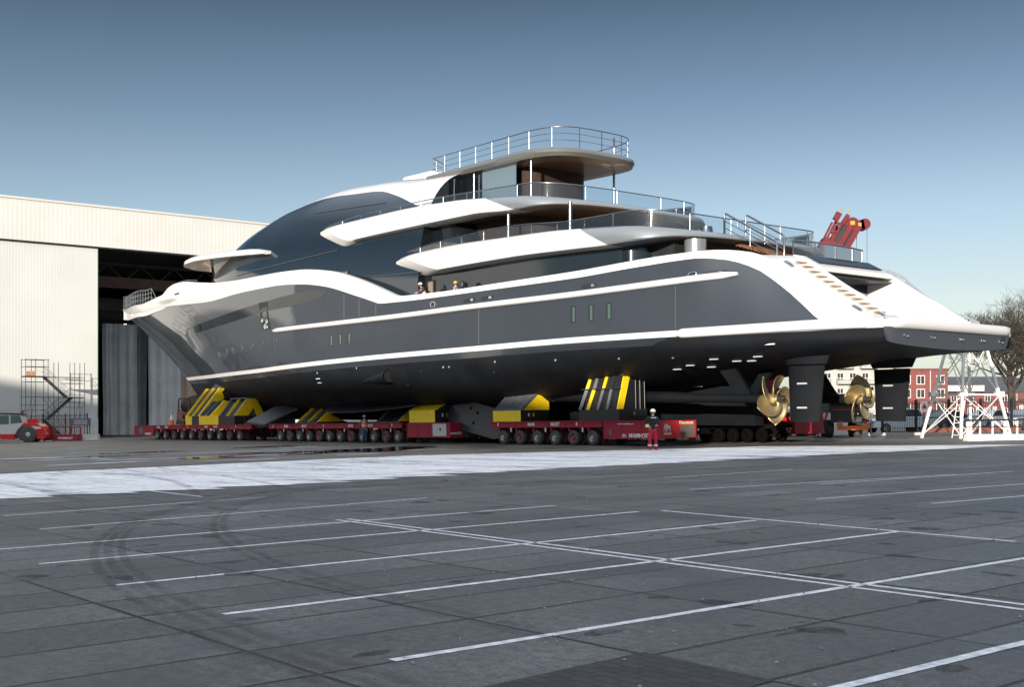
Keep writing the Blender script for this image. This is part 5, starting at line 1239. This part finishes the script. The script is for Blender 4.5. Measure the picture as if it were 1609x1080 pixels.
# ------------------------------------------------------------------ left foreground machines
def at(x, y, h=0): return (x, y, G(x)+h)
TW = mat('telehandler_white', (.62,.62,.58), .35, coat=.3); TR = mat('telehandler_red', (.62,.02,.025), .3, coat=.4); CABG = mat('green_cab_glass', (.10,.16,.14), .08, spec=.8)
DG = mat('dark_grey_plastic', (.05,.055,.06), .5); SILV = mat('silver_wheel', (.62,.62,.60), .35, metal=.4)
tl = thing('telehandler', 'red and white telehandler with a big black tyre at the far left', 'telehandler', at(-43.6, 106), R(4))
M().prism([(-2.0,.75),(-1.9,1.15),(-1.45,1.15),(-1.55,2.45),(-1.4,2.55),(.75,2.5),(.95,1.95),(1.0,1.6),(.7,1.3),(.35,.75)], 'y', -.75, .35).build('cab_shell', TW, tl)
M().prism([(-1.50,2.48),(-1.4,2.6),(.78,2.56),(.9,2.4)], 'y', -.78, .38).build('cab_roof', DG, tl)
M().prism([(-1.35,1.6),(-1.4,2.36),(-.25,2.38),(-.25,1.62)], 'y', -.775, -.752).build('cab_window', CABG, tl)
M().prism([(-.1,1.66),(-.1,2.38),(.68,2.36),(.85,1.9),(.85,1.74)], 'y', -.775, -.752).build('cab_window', CABG, tl)
M().prism([(.35,.5),(.6,1.2),(1.05,1.7),(2.3,1.6),(2.75,1.25),(2.9,.8),(2.85,.35),(2.2,.3),(2.1,1.0),(1.7,1.25),(1.1,1.1),(.8,.5)], 'y', -.9, .9).build('engine_hood', TR, tl)
M().prism([(1.55,1.25),(1.8,1.45),(2.5,1.38),(2.55,1.22),(1.9,1.12)], 'y', -.93, -.90).build('hood_decal', TW, tl)
M().prism([(.25,.55),(.55,1.15),(1.0,1.5),(1.15,1.4),(.8,1.05),(.55,.55)], 'y', -.95, -.6).build('wheel_arch', DG, tl)
M().box(-3.6,.35,-.8,.8,.35,.72).build('chassis', TR, tl); M().box(-.9,.25,-.9,-.6,.28,.7).build('side_box', TR, tl)
M().beam((-3.8,.65,1.1),(1.8,.65,1.9),.35,.4).build('boom', TR, tl)
for x in (1.45, -2.9):
    for y, sd_ in ((-.8,-1),(.8,1)):
        w_ = M().lathe([(-.2,.42),(-.2,.62),(-.15,.72),(.15,.72),(.2,.62),(.2,.42)], (x,y,.72), 'y', 32).build('wheel', TYRE, tl)
        M().lathe([(-.19,.40),(-.12,.36),(-.10,.22),(-.2,.2),(-.22,.1)], (x,y,.72), 'y', 20).build('rim', SILV, w_)
M().box(.75,.9,-.6,-.45,2.5,2.75).build('work_lamp', DG, tl); M().box(.85,1.0,-.6,-.45,2.62,2.78).build('beacon', TR, tl)
pu = thing('steel_frame_skid', 'dark red steel skid with grille and white lettering beside the telehandler', 'skid', at(-39.8, 107.5), R(4))
M().box(-1.5,-.85,-.5,.5,.1,1.25).build('grille', DG, pu); M().box(-.7,1.35,-.7,.7,.05,.62).build('ballast_box', RED, pu)
m = M()
for x in (-1.55,-.8,.65,1.55): m.box(x-.05,x+.05,-.62,-.5,0,1.3)
m.box(-1.6,1.6,-.6,-.52,1.22,1.3); m.build('post_frame', RED, pu, smooth=False)
text('MAMMOET', .26, WTEXT, pu, Matrix(((1,0,0,.3),(0,0,-1,-.706),(0,1,0,.28),(0,0,0,1))), bold=.006)
pb = thing('white_crates', 'stack of white mesh crates between the red skid and the hall', 'crate', at(-37.9, 109), R(4))
m = M()
for k in range(6): m.box(-.7+.26*k,-.67+.26*k,-.3,-.27,.05,1.1)
for k in range(5): m.box(-.7,.65,-.3,-.28,.05+.25*k,.08+.25*k)
m.build('mesh_side', TRWHITE, pb, smooth=False); M().box(-.68,.63,-.26,.4,.05,.55).build('crate_box', TRWHITE, pb)

# ------------------------------------------------------------------ right side: crane, truck, tower, fence, cars, houses, tree
CRR = mat('crane_crimson', (.13,.001,.009), .5, noise=.2, nscale=2); CRY = mat('crane_yellow_mark', (.50,.27,.03), .5)
cr = thing('mobile_crane', 'crimson mobile crane whose boom head rises behind the yacht stern', 'crane', at(15.0, 75), 0)
b0 = Vector((0,0,2.2)); b1 = Vector((5.4,0,12.15)); d = (b1-b0).normalized(); pz = Vector((d.z,0,-d.x))
def bq(t, o_, y=0): return tuple(b0+d*t+pz*o_+Vector((0,y,0)))
LB = (b1-b0).length
m = M(); m.beam(bq(0,-.1), bq(LB-.35,-.1), 1.2, 1.9); cb = m.build('boom', CRR, cr, smooth=False)
m = M(); m.beam(bq(LB-.5,.05), bq(LB+1.0,.1), .9, 1.0); m.build('boom_section', BLKST, cr, smooth=False)
m = M()
for o_ in (-.05,.42): m.beam(bq(LB-2.2,o_,-.55), bq(LB+1.2,o_+.05,-.55), .14, .32)
for o_ in (-.95,-.55): m.beam(bq(LB-2.4,o_*.9,-.5), bq(LB+.9,o_,-.5), .09, .12); m.beam(bq(LB-2.4,o_*.9,.5), bq(LB+.9,o_,.5), .09, .12)
m.beam(bq(LB-.7,-.95,-.5), bq(LB-2.3,-.3,-.5), .08, .12); m.beam(bq(LB+.8,-.95,-.5), bq(LB-1.2,-.3,-.5), .1, .14); m.beam(bq(LB+.7,-.95,-.5), bq(LB+1.0,-.1,-.5), .1, .12); m.beam(bq(LB-1.0,-.95,-.5), bq(LB-1.0,-.4,-.5), .06, .08)
m.build('head_frame', CRR, cr, smooth=False)
m = M()
for k_ in range(7): m.beam(bq(LB-2.2+k_*.45,-.95,-.5), bq(LB-1.9+k_*.45,-.5,-.5), .05, .07); m.beam(bq(LB-2.2+k_*.45,-.95,-.5), bq(LB-2.0+k_*.45,-.4,.4), .05, .07)
m.build('head_lattice', CRR, cr, smooth=False)
M().beam(bq(LB-1.3,-.35,.3), bq(LB+.7,-.3,.3), .5, .45).build('winch_drum', BLKST, cr)
m = M(); m.box(*[0]*6) if False else None
M().lathe([(-.5,.42),(.5,.42)], bq(LB+1.15,.05), 'y', 20).build('head_sheave', CRR, cr); M().lathe([(-.4,.34),(.4,.34)], (b1.x+1.4, 0, b1.z+1.0), 'y', 20).build('nose_sheave', CRR, cr)
M().beam(bq(LB+1.1,.2), (b1.x+1.35,0,b1.z+1.0), .8, .6).build('head_nose', CRR, cr)
M().beam(bq(LB+.85,-1.0,-.5), bq(LB+1.35,-1.0,-.5), .3, .35).build('head_bracket', CRR, cr); M().beam(bq(LB+.9,-.5,-.5), bq(LB+1.5,-.45,-.5), .22, .25).build('head_bracket', CRR, cr)
for p_ in (bq(LB+1.55,-1.0,-.5), bq(LB+1.65,-.5,-.5)): M().lathe([(0,.05),(.12,.07),(.18,.03)], p_, 'z', 10).build('warning_lamp', CRY, cr)
for p_ in (bq(LB-2.5,-.45,-.62), bq(LB-1.9,.55,-.62), bq(LB+1.3,.45,-.55)): M().box(p_[0]-.1,p_[0]+.1,p_[1]-.02,p_[1],p_[2]-.1,p_[2]+.12).build('yellow_mark', CRY, cr, smooth=False)
M().box(bq(LB+1.1,.1)[0]-.2,bq(LB+1.1,.1)[0]+.08,-.66,-.62,bq(LB+1.1,.1)[2]-.02,bq(LB+1.1,.1)[2]+.22).build('yellow_mark', CRY, cr, smooth=False)
for x, z_ in ((b1.x+.95, 5.5), (b1.x+1.6, 5.5)): M().bar((x,-.1,b1.z+.9), (x,-.1,z_), .018, 5).build('hoist_rope', BLKST, cr)
M().beam(bq(LB-1.8,.6), (b1.x+1.0,-.1,b1.z-1.05), .05, .06).build('rope_guide', BLKST, cr); M().lathe([(-.25,.08),(.2,.1)], (b1.x+.95,-.1,b1.z-1.5), 'z', 10).build('hook_ball', GREYST, cr)
M().box(-3.5,4.2,-1.3,1.3,.9,1.5).build('carrier', CRR, cr); M().box(-1.8,1.8,-1.2,1.2,1.5,3.0).build('superstructure', CRR, cr)
for x in (-2.6,-1.2,.4,1.8,3.2):
    for y in (-1.15,1.15): M().lathe([(-.2,.3),(-.2,.5),(-.15,.58),(.15,.58),(.2,.5),(.2,.3)], (x,y,.58), 'y', 24).build('wheel', TYRE, cr)
# lorry parked with its orange rear end towards us
lo = thing('lorry', 'black lorry with red and white chevrons and an orange rear bumper', 'lorry', at(18.95, 68.3), R(-4))
M().box(-.95,1.25,.3,6.5,1.25,2.45).build('load_body', BLKST, lo); M().box(-.95,1.25,.1,.6,.85,1.25).build('rear_frame', BLKST, lo)
M().box(-.8,1.22,.26,.30,1.55,1.60).build('red_stripe', REDB, lo, smooth=False)
M().lathe([(-1.0,.34),(1.0,.34)], (.15,.35,2.15), 'x', 18).build('hydraulic_tank', BLKST, lo)
ob = M().box(-.55,1.15,-.12,.02,.42,.66).build('rear_bumper', ORG, lo)
for x in (-.45,.95): M().box(x-.18,x+.18,-.14,-.12,.64,.80).build('yellow_reflector', CRY, lo, smooth=False); M().box(x-.12,x+.12,-.16,-.125,.82,.94).build('tail_lamp', REDB, lo, smooth=False)
chev_w = mat('chevron_white', (.8,.8,.78), .5)
for (x0, x1) in ((-1.75,-.95),(1.05,1.4)):
    cb_ = M().box(x0,x1,-.05,-.02,1.0,1.40).build('chevron_board', chev_w, lo, smooth=False); n = int((x1-x0)/.13)
    for k in range(0, n, 2):
        xa = x0+k*.13; M().prism([(max(x0,xa-.09),1.005),(min(x1,xa+.05),1.005),(min(x1,xa+.16),1.395),(min(x1,xa+.03),1.395)], 'y', -.058, -.052).build('red_chevron', REDB, cb_, smooth=False)
for x in (-1.62,1.28):
    M().tube([(x,-.1,.08),(x,-.1,1.0)], .05, 8).build('outrigger_leg', STEEL, lo); M().lathe([(0,.22),(.06,.2)], (x,-.1,0), 'z', 14).build('outrigger_foot', BLKST, lo)
for x in (-.85,.75):
    for y in (.9,2.2): M().lathe([(-.2,.3),(-.2,.45),(-.16,.52),(.16,.52),(.2,.45),(.2,.3)], (x,y,.52), 'x', 24).build('wheel', TYRE, lo)
for x in (.35,.6): M().lathe([(0,.05),(.02,.05)], (x,.08,1.35), 'y', 10).build('rear_lamp', CHROME, lo)
m = M(); m.box(-1.75,-.95,.2,.6,1.6,1.66); m.box(-1.6,-1.1,.3,.8,1.75,2.0); m.box(-1.7,-1.0,.4,.9,1.95,2.05); m.build('stowed_gear', GREYST, lo)

# white lattice tower
tw = thing('lattice_tower', 'white four legged lattice tower standing under the far corner of the stern', 'tower', at(24.1, 64.1), 0)
B = [Vector((-2.2,.5,0)), Vector((-1.2,-2.4,0)), Vector((2.1,-.6,0)), Vector((1.1,2.3,0))]
HTW = 5.0
def tp(i, z): f_ = 1-(1-.42)*z/HTW; return Vector((B[i % 4].x*f_, B[i % 4].y*f_, z))
for i in range(4): M().beam(tp(i,-.1), tp(i,HTW), .13, .13).build('leg', TRWHITE, tw, smooth=False)
m = M()
for i in range(4):
    for z in (2.25, HTW-.15): m.beam(tp(i,z), tp(i+1,z), .06, .08)
    for (za, zb_) in ((.1,2.2),(2.3,HTW-.2)):
        m.beam(tp(i,za), tp(i+1,zb_), .04, .04); m.beam(tp(i+1,za), tp(i,zb_), .04, .04)
    m.box(tp(i,2.25).x-.2, tp(i,2.25).x+.2, tp(i,2.25).y-.2, tp(i,2.25).y+.2, 2.15, 2.42)
m.build('bracing', TRWHITE, tw, smooth=False)
m = M(); pts_ = [tuple(tp(i,HTW)) for i in range(4)]; m.loft([[tuple(tp(i,HTW-.05)) for i in range(4)], [tuple(tp(i,HTW+.12)) for i in range(4)]], closed=True, capends=True); m.build('top_plate', TRWHITE, tw, smooth=False)
m = M(); 
for o_ in (-.2,.2): m.bar((-1.3+o_,-2.0,0),(-.6+o_,-1.0,2.3),.025,5)
for k in range(7): m.bar((-1.5+.1*k,-2.0+.14*k,.15+.31*k),(-1.1+.1*k,-2.0+.14*k,.15+.31*k),.018,4)
m.build('ladder', TRWHITE, tw)
# fences, kerb beam and barrier
railfence('boundary_fence', 'black bar fence in front of the parked cars behind the lattice tower', at(21.9, 71.5), at(36, 78), 2.05, BLKST, .13, None, 2.6)
bm_ = thing('timber_baulk', 'long pale baulk lying on the ground before the car park fence', 'baulk', at(22.3, 68.6), R(8)); M().beam((-2.2,0,.12),(3.4,0,.16),.25,.16).build('baulk', mat('pale_timber', (.45,.42,.38), .7), bm_)
rb = thing('rusty_beam', 'rust brown steel beam lying behind the tower feet', 'beam', at(25.5, 67.5), R(6)); M().beam((-2.6,0,.3),(3.0,0,.34),.3,.24).build('beam', mat('rust_brown', (.16,.05,.035), .7), rb)
br_ = thing('site_barrier', 'white concrete footed barrier with posts and dark top rail at the right edge', 'barrier', at(21.5, 57.3), R(12))
for k in range(5):
    M().prism([(-.22,0),(.22,0),(.12,.32),(-.12,.32)], 'x', k*1.52, k*1.52+1.48).build('concrete_foot', TRWHITE, br_, smooth=False)
for k in range(12): w_ = .06 if k % 3 == 0 else .03; M().box(.1+k*.66-w_, .1+k*.66+w_, -.04, .04, .32, 1.0).build('post', TRWHITE, br_, smooth=False)
m = M(); m.beam((-.1,-.06,.98),(7.7,-.06,1.08),.06,.09); m.beam((-.1,-.06,.66),(7.7,-.06,.72),.03,.03); m.build('top_rail', BLKST, br_, smooth=False)
sg2 = thing('warning_sign', 'small white sign with red triangle fixed on the car park fence', 'sign', at(24.55, 72.0), R(10))
M().box(-.22,.22,-.02,.0,1.35,2.0).build('plate', WTEXT, sg2, smooth=False); M().prism([(-.17,1.55),(.17,1.55),(0,1.88)], 'y', -.03, -.021).build('red_triangle', REDB, sg2, smooth=False); M().box(-.03,.03,.0,.05,0,2.0).build('post', BLKST, sg2)

def car(label, x, y, rot, L_, Hh, col, kind='hatch', lamps=True):
    t = thing('parked_car', label, 'car', at(x, y), rot, 'cars parked behind the fence')
    mt = mat('car_paint', col, .3, metal=.4, coat=.6); hw = .88
    if kind == 'pickup': P = [(-.5,.35),(-.5,.62),(-.46,.78),(-.28,.90),(-.15,.93),(.5,.90),(.5,.4)]; Q = [(-.17,.93),(-.05,1.0),(.0,1.45),(.05,1.52),(.24,1.50),(.29,.95)]
    elif kind == 'van': P = [(-.5,.35),(-.5,.7),(-.42,.95),(.5,.95),(.5,.4)]; Q = [(-.36,.95),(-.24,1.5),(-.18,1.6),(.44,1.6),(.49,.95)]
    else: P = [(-.5,.35),(-.5,.62),(-.46,.76),(-.26,.90),(.42,.93),(.49,.85),(.5,.4)]; Q = [(-.24,.90),(-.08,1.30),(.0,1.42),(.24,1.42),(.42,.93)]
    hs_ = Hh/1.5
    def shell(poly, top_in):
        rows = []
        zmn = min(p[1] for p in poly); zmx = max(p[1] for p in poly)
        for yy_, f_ in ((-hw, .0), (-hw*.96, 1), (hw*.96, 1), (hw, .0)):
            cx_ = sum(p[0] for p in poly)/len(poly); cz_ = sum(p[1] for p in poly)/len(poly); g2 = 1 if f_ else .95
            rows.append([((cx_+(p[0]-cx_)*g2)*L_, yy_*(1-top_in*(p[1]-zmn)/(zmx-zmn)), (cz_+(p[1]-cz_)*g2)*hs_) for p in poly])
        m = M(); m.loft(rows, closed=True, capends=True); return m
    shell(P, .04).build('body', mt, t, 30); cabn = shell(Q, .22).build('cabin', mt, t, 30)
    cx_ = sum(p[0] for p in Q)/len(Q); cz_ = sum(p[1] for p in Q)/len(Q)
    Qg = [((cx_+(p[0]-cx_)*.86)*L_, (cz_+.02+(p[1]-cz_)*.74)*hs_) for p in Q]
    zmn = min(p[1] for p in Q)*hs_; zmx = max(p[1] for p in Q)*hs_
    for sd_ in (-1, 1):
        m = M(); m.poly([(p[0], sd_*(hw*(1-.22*(p[1]-zmn)/(zmx-zmn))+.008), p[1]) for p in Qg]); g_ = m.build('side_window', GLASSB, t, smooth=False)
    a_, b_ = Q[0], Q[2 if kind != 'pickup' else 3]
    m = M(); m.poly([((a_[0]+.015)*L_-.03, -hw*.86, (a_[1]+.04)*hs_), ((a_[0]+.015)*L_-.03, hw*.86, (a_[1]+.04)*hs_), ((b_[0]-.0)*L_-.05, hw*.72, (b_[1]-.03)*hs_), ((b_[0]-.0)*L_-.05, -hw*.72, (b_[1]-.03)*hs_)]); m.build('windscreen', GLASSB, t, smooth=False)
    for xx in (-.31, .30):
        for sd_ in (-1, 1):
            w_ = M().lathe([(-.11,.2),(-.11,.29),(-.08,.33),(.08,.33),(.11,.29),(.11,.2)], (xx*L_, sd_*(hw-.08), .33), 'y', 24).build('wheel', TYRE, t); M().lathe([(-.09,.2),(.0,.19),(.09,.2)], (xx*L_, sd_*(hw-.06), .33), 'y', 16).build('rim', SILV, w_)
    for sd_ in (-1, 1): M().box(-.5*L_-.01, -.47*L_, sd_*.72-.15, sd_*.72+.15, .66*hs_, .78*hs_).build('headlight', CHROME, t)
    M().box(-.5*L_-.03, -.5*L_, -.26, .26, .42, .53).build('number_plate', CRY, t)
    M().box(-.5*L_-.015, -.49*L_, -.5, .5, .56*hs_, .64*hs_).build('grille', BLKST, t)
    return t
car('silver pickup with its nose to the left beside the far rudder', 24.4, 76.3, R(14), 4.5, 1.55, (.62,.66,.70), 'pickup')
car('dark blue hatchback parked behind the left foot of the lattice tower', 28.6, 80.2, R(38), 4.0, 1.5, (.03,.04,.06))
car('pale silver hatchback seen between the tower legs', 31.2, 79.4, R(38), 4.1, 1.45, (.65,.68,.70))
car('grey estate car parked to the right of the tower', 34.2, 81.0, R(38), 4.3, 1.45, (.30,.34,.38))
car('black saloon car behind the white site barrier', 37.4, 83.4, R(38), 4.4, 1.42, (.02,.022,.026))

BRICK = mat('red_brick', (.17,.045,.042), .8, noise=.18, nscale=2); BRK2 = mat('brown_brick', (.13,.05,.045), .8, noise=.15, nscale=2); FLAT = mat('pale_render', (.36,.36,.34), .7, noise=.08, nscale=.5)
WFR = mat('white_window_frame', (.50,.50,.47), .5); ROOFM = mat('slate_roof', (.05,.055,.065), .6, noise=.2, nscale=2); CREAM = mat('cream_panel', (.62,.56,.48), .7)
def window(t, x, y, z, w_, h):
    f_ = M().box(x-w_/2, x+w_/2, y-.06, y+.02, z-h/2, z+h/2).build('window', WFR, t, smooth=False)
    M().box(x-w_/2+.12, x-.05, y-.07, y-.061, z-h/2+.14, z+h/2-.14).build('pane', GLASSB, f_, smooth=False); M().box(x+.05, x+w_/2-.12, y-.07, y-.061, z-h/2+.14, z+h/2-.14).build('pane', GLASSB, f_, smooth=False)
fb = thing('balcony_flats', 'pale apartment block with pale metal balconies seen under the stern', 'building', at(68, 232), R(-6))
M().box(-11,8,0,12,-1,15.5).build('wall', FLAT, fb, smooth=False); M().box(-11.3,8.3,-.3,12.3,15.5,16).build('roof', ROOFM, fb, smooth=False)
for fl in range(5):
    z = 1.6+fl*2.95
    for k in range(7): window(fb, -9.6+k*2.35, 0, z, 1.3, 1.7)
    for xb in (-8.5,-4.2,0.2,6.4):
        b_ = M().box(xb-1.5, xb+1.5, -1.6, -.08, z-1.35, z-1.2).build('balcony', FLAT, fb, smooth=False); m = M()
        for k in range(13): m.box(xb-1.5+k*.24, xb-1.45+k*.24, -1.6, -1.56, z-1.2, z-.25)
        m.box(xb-1.5, xb+1.5, -1.62, -1.55, z-.27, z-.2); m.box(xb-1.5, xb-1.45, -1.6, -.1, z-1.2, z-.25); m.box(xb+1.45, xb+1.5, -1.6, -.1, z-1.2, z-.25); m.build('balustrade', WFR, b_, smooth=False)
rbd = thing('brick_block', 'three storey red brick block left of the lattice tower', 'building', at(76.5, 222), R(-8))
M().box(-5.5,3.4,0,9,-1,8.3).build('wall', BRICK, rbd, smooth=False); M().box(-5.7,3.6,-.15,9.2,8.3,8.6).build('parapet', BRK2, rbd, smooth=False); M().box(1.0,3.42,-.05,0,-1,5.6).build('brown_wall_panel', BRK2, rbd, smooth=False)
for z in (1.4,4.0,6.5):
    for x in (-3.9,-1.4,2.1): window(rbd, x, -.05 if x > 1 else 0, z, 1.5, 1.7)
M().bar((.3,-.1,0),(.3,-.1,8.2),.08,6).build('downpipe', WFR, rbd)
for gi, (xh, yh, n_, zr_, lb) in enumerate(((80.5,232,5,7.4,'terrace of red brick houses with dark roofs behind the lattice tower'),(97,236,5,7.0,'terrace of brick houses behind the bare tree trunk'))):
    th_ = thing('brick_terrace', lb, 'building', at(xh, yh), R(-8)); wd = n_*3.1
    M().box(0,wd,0,8,-1,4.3).build('wall', BRICK if gi == 0 else BRK2, th_, smooth=False)
    M().prism([(-.4,4.2),(4,zr_),(8.4,4.2)], 'x', -.2, wd+.2).build('roof', ROOFM, th_, smooth=False)
    for k in range(n_):
        x = 1.5+k*3.1; window(th_, x-.5, 0, 3.1, 1.1, 1.3); M().box(x+.4,x+1.2,-.06,.0,-.9,1.6).build('door', CREAM, th_, smooth=False); window(th_, x-.5, 0, .6, 1.2, 1.4)
    if gi == 0: M().box(1.5,9.5,-.9,-.1,4.5,5.6).build('cream_bay', CREAM, th_, smooth=False)
nh = thing('long_shed', 'long low dark shed on the horizon at the right edge', 'building', at(128, 240), R(-8)); M().box(-14,30,0,10,-2,4.0).build('wall', BRK2, nh, smooth=False); M().prism([(-.3,4),(5,6.5),(10.3,4)], 'x', -14.2, 30.2).build('roof', ROOFM, nh, smooth=False)

BARK = mat('bark', (.05,.040,.032), .9, noise=.35, nscale=5)
def tree(label, x, y, H_, seed, lean=.04, spread=1.):
    rnd = random.Random(seed); t = thing('bare_tree', label, 'tree', at(x, y, -.1), 0); tk = M(); cw = M()
    def grow(m_, p, d_, L_, r_, lvl):
        n = 5 if lvl < 2 else 3; pts = [p]; dd = d_.copy(); q = p.copy(); rad = [r_]
        for i in range(n):
            dd = (dd+Vector((rnd.uniform(-.16,.16), rnd.uniform(-.16,.16), rnd.uniform(-.06,.14)))*(1 if lvl else .35)).normalized(); q = q+dd*L_/n; pts.append(q.copy()); rad.append(r_*(1-.55*(i+1)/n))
        m_.tube(pts, r_, 7 if lvl < 2 else 3 if lvl > 3 else 4, rad=rad)
        if lvl >= 5: return
        nb = {0:9,1:7,2:6,3:6,4:5}.get(lvl, 2)
        for k in range(nb):
            f_ = rnd.uniform(.32, 1) if lvl else .5+.5*k/(nb-1); i = min(n-1, int(f_*n)); base = pts[i].lerp(pts[i+1], f_*n-i)
            az = k*2.4+rnd.uniform(-.5,.5); side = Vector((math.cos(az), math.sin(az), 0)); side = (side-dd*side.dot(dd)).normalized()
            nd = (dd*rnd.uniform(.55,.95)+side*rnd.uniform(.55,.95)*spread+Vector((0,0,.12))).normalized()
            grow(cw, base, nd, L_*rnd.uniform(.52,.74), rad[i+1]*max(rnd.uniform(.60,.80), .012/max(rad[i+1],.001)), lvl+1)
    grow(tk, Vector((0,0,0)), Vector((lean,0,1)).normalized(), H_*.50, H_*.036, 0)
    tk.build('trunk', BARK, t, 60); cw.build('crown', BARK, t, 60)
    return t
tree('large bare leafless tree rising behind the houses at the right edge', 45.6, 110, 11.4, 11, -.05, 1.1)
# pebbles and bits of grit on the slabs
rnd = random.Random(9); gp = M()
for i in range(420):
    q = rnd.random()**.6; s_ = -25+24*q*rnd.random()-.0; w_ = rnd.uniform(26, 43); r_ = rnd.uniform(.006,.02)
    k_ = round((s_+23.15)/1.06); s_ = -23.15+1.06*k_+rnd.gauss(0,.05) if rnd.random() < .5 else s_
    c = [Vector((rnd.uniform(.6,1)*math.cos(a_), rnd.uniform(.6,1)*math.sin(a_), 0))*r_ for a_ in (0,1.2,2.5,3.8,5.1)]
    gp.loft([[(s_+p.x, w_+p.y, 0) for p in c], [(s_+p.x*.7, w_+p.y*.7, r_*.7) for p in c]], closed=True, capends=True)
go = gp.build('grit', mat('pale_grit', (.34,.34,.33), .8, noise=.5, nscale=3), None, smooth=False); quay_frame(go, .004); go['kind'] = 'stuff'

# unseen building added behind the viewpoint, roofline shaped to keep sun off the quay
hb_ = thing('unseen_shade_building', 'unseen grey building added behind the viewpoint to shade the quay', 'building', (SUN_TO.x*60, SUN_TO.y*60, 0), math.atan2(SUN_TO.y, SUN_TO.x)+math.pi/2)
PR = [(-120,-3),(-120,32.5),(-88,31.3),(-78,29.4),(-64,29.2),(-58,28.4),(-33,24.9),(-13,21.6),(-10,18.6),(45,18.2),(45,-3)]
M().prism([(-p[0], p[1]) for p in PR][::-1] if False else PR, 'y', 0, -16).build('wall', mat('shade_building_grey', (.30,.31,.32), .6, noise=.1, nscale=.3), hb_, smooth=False)
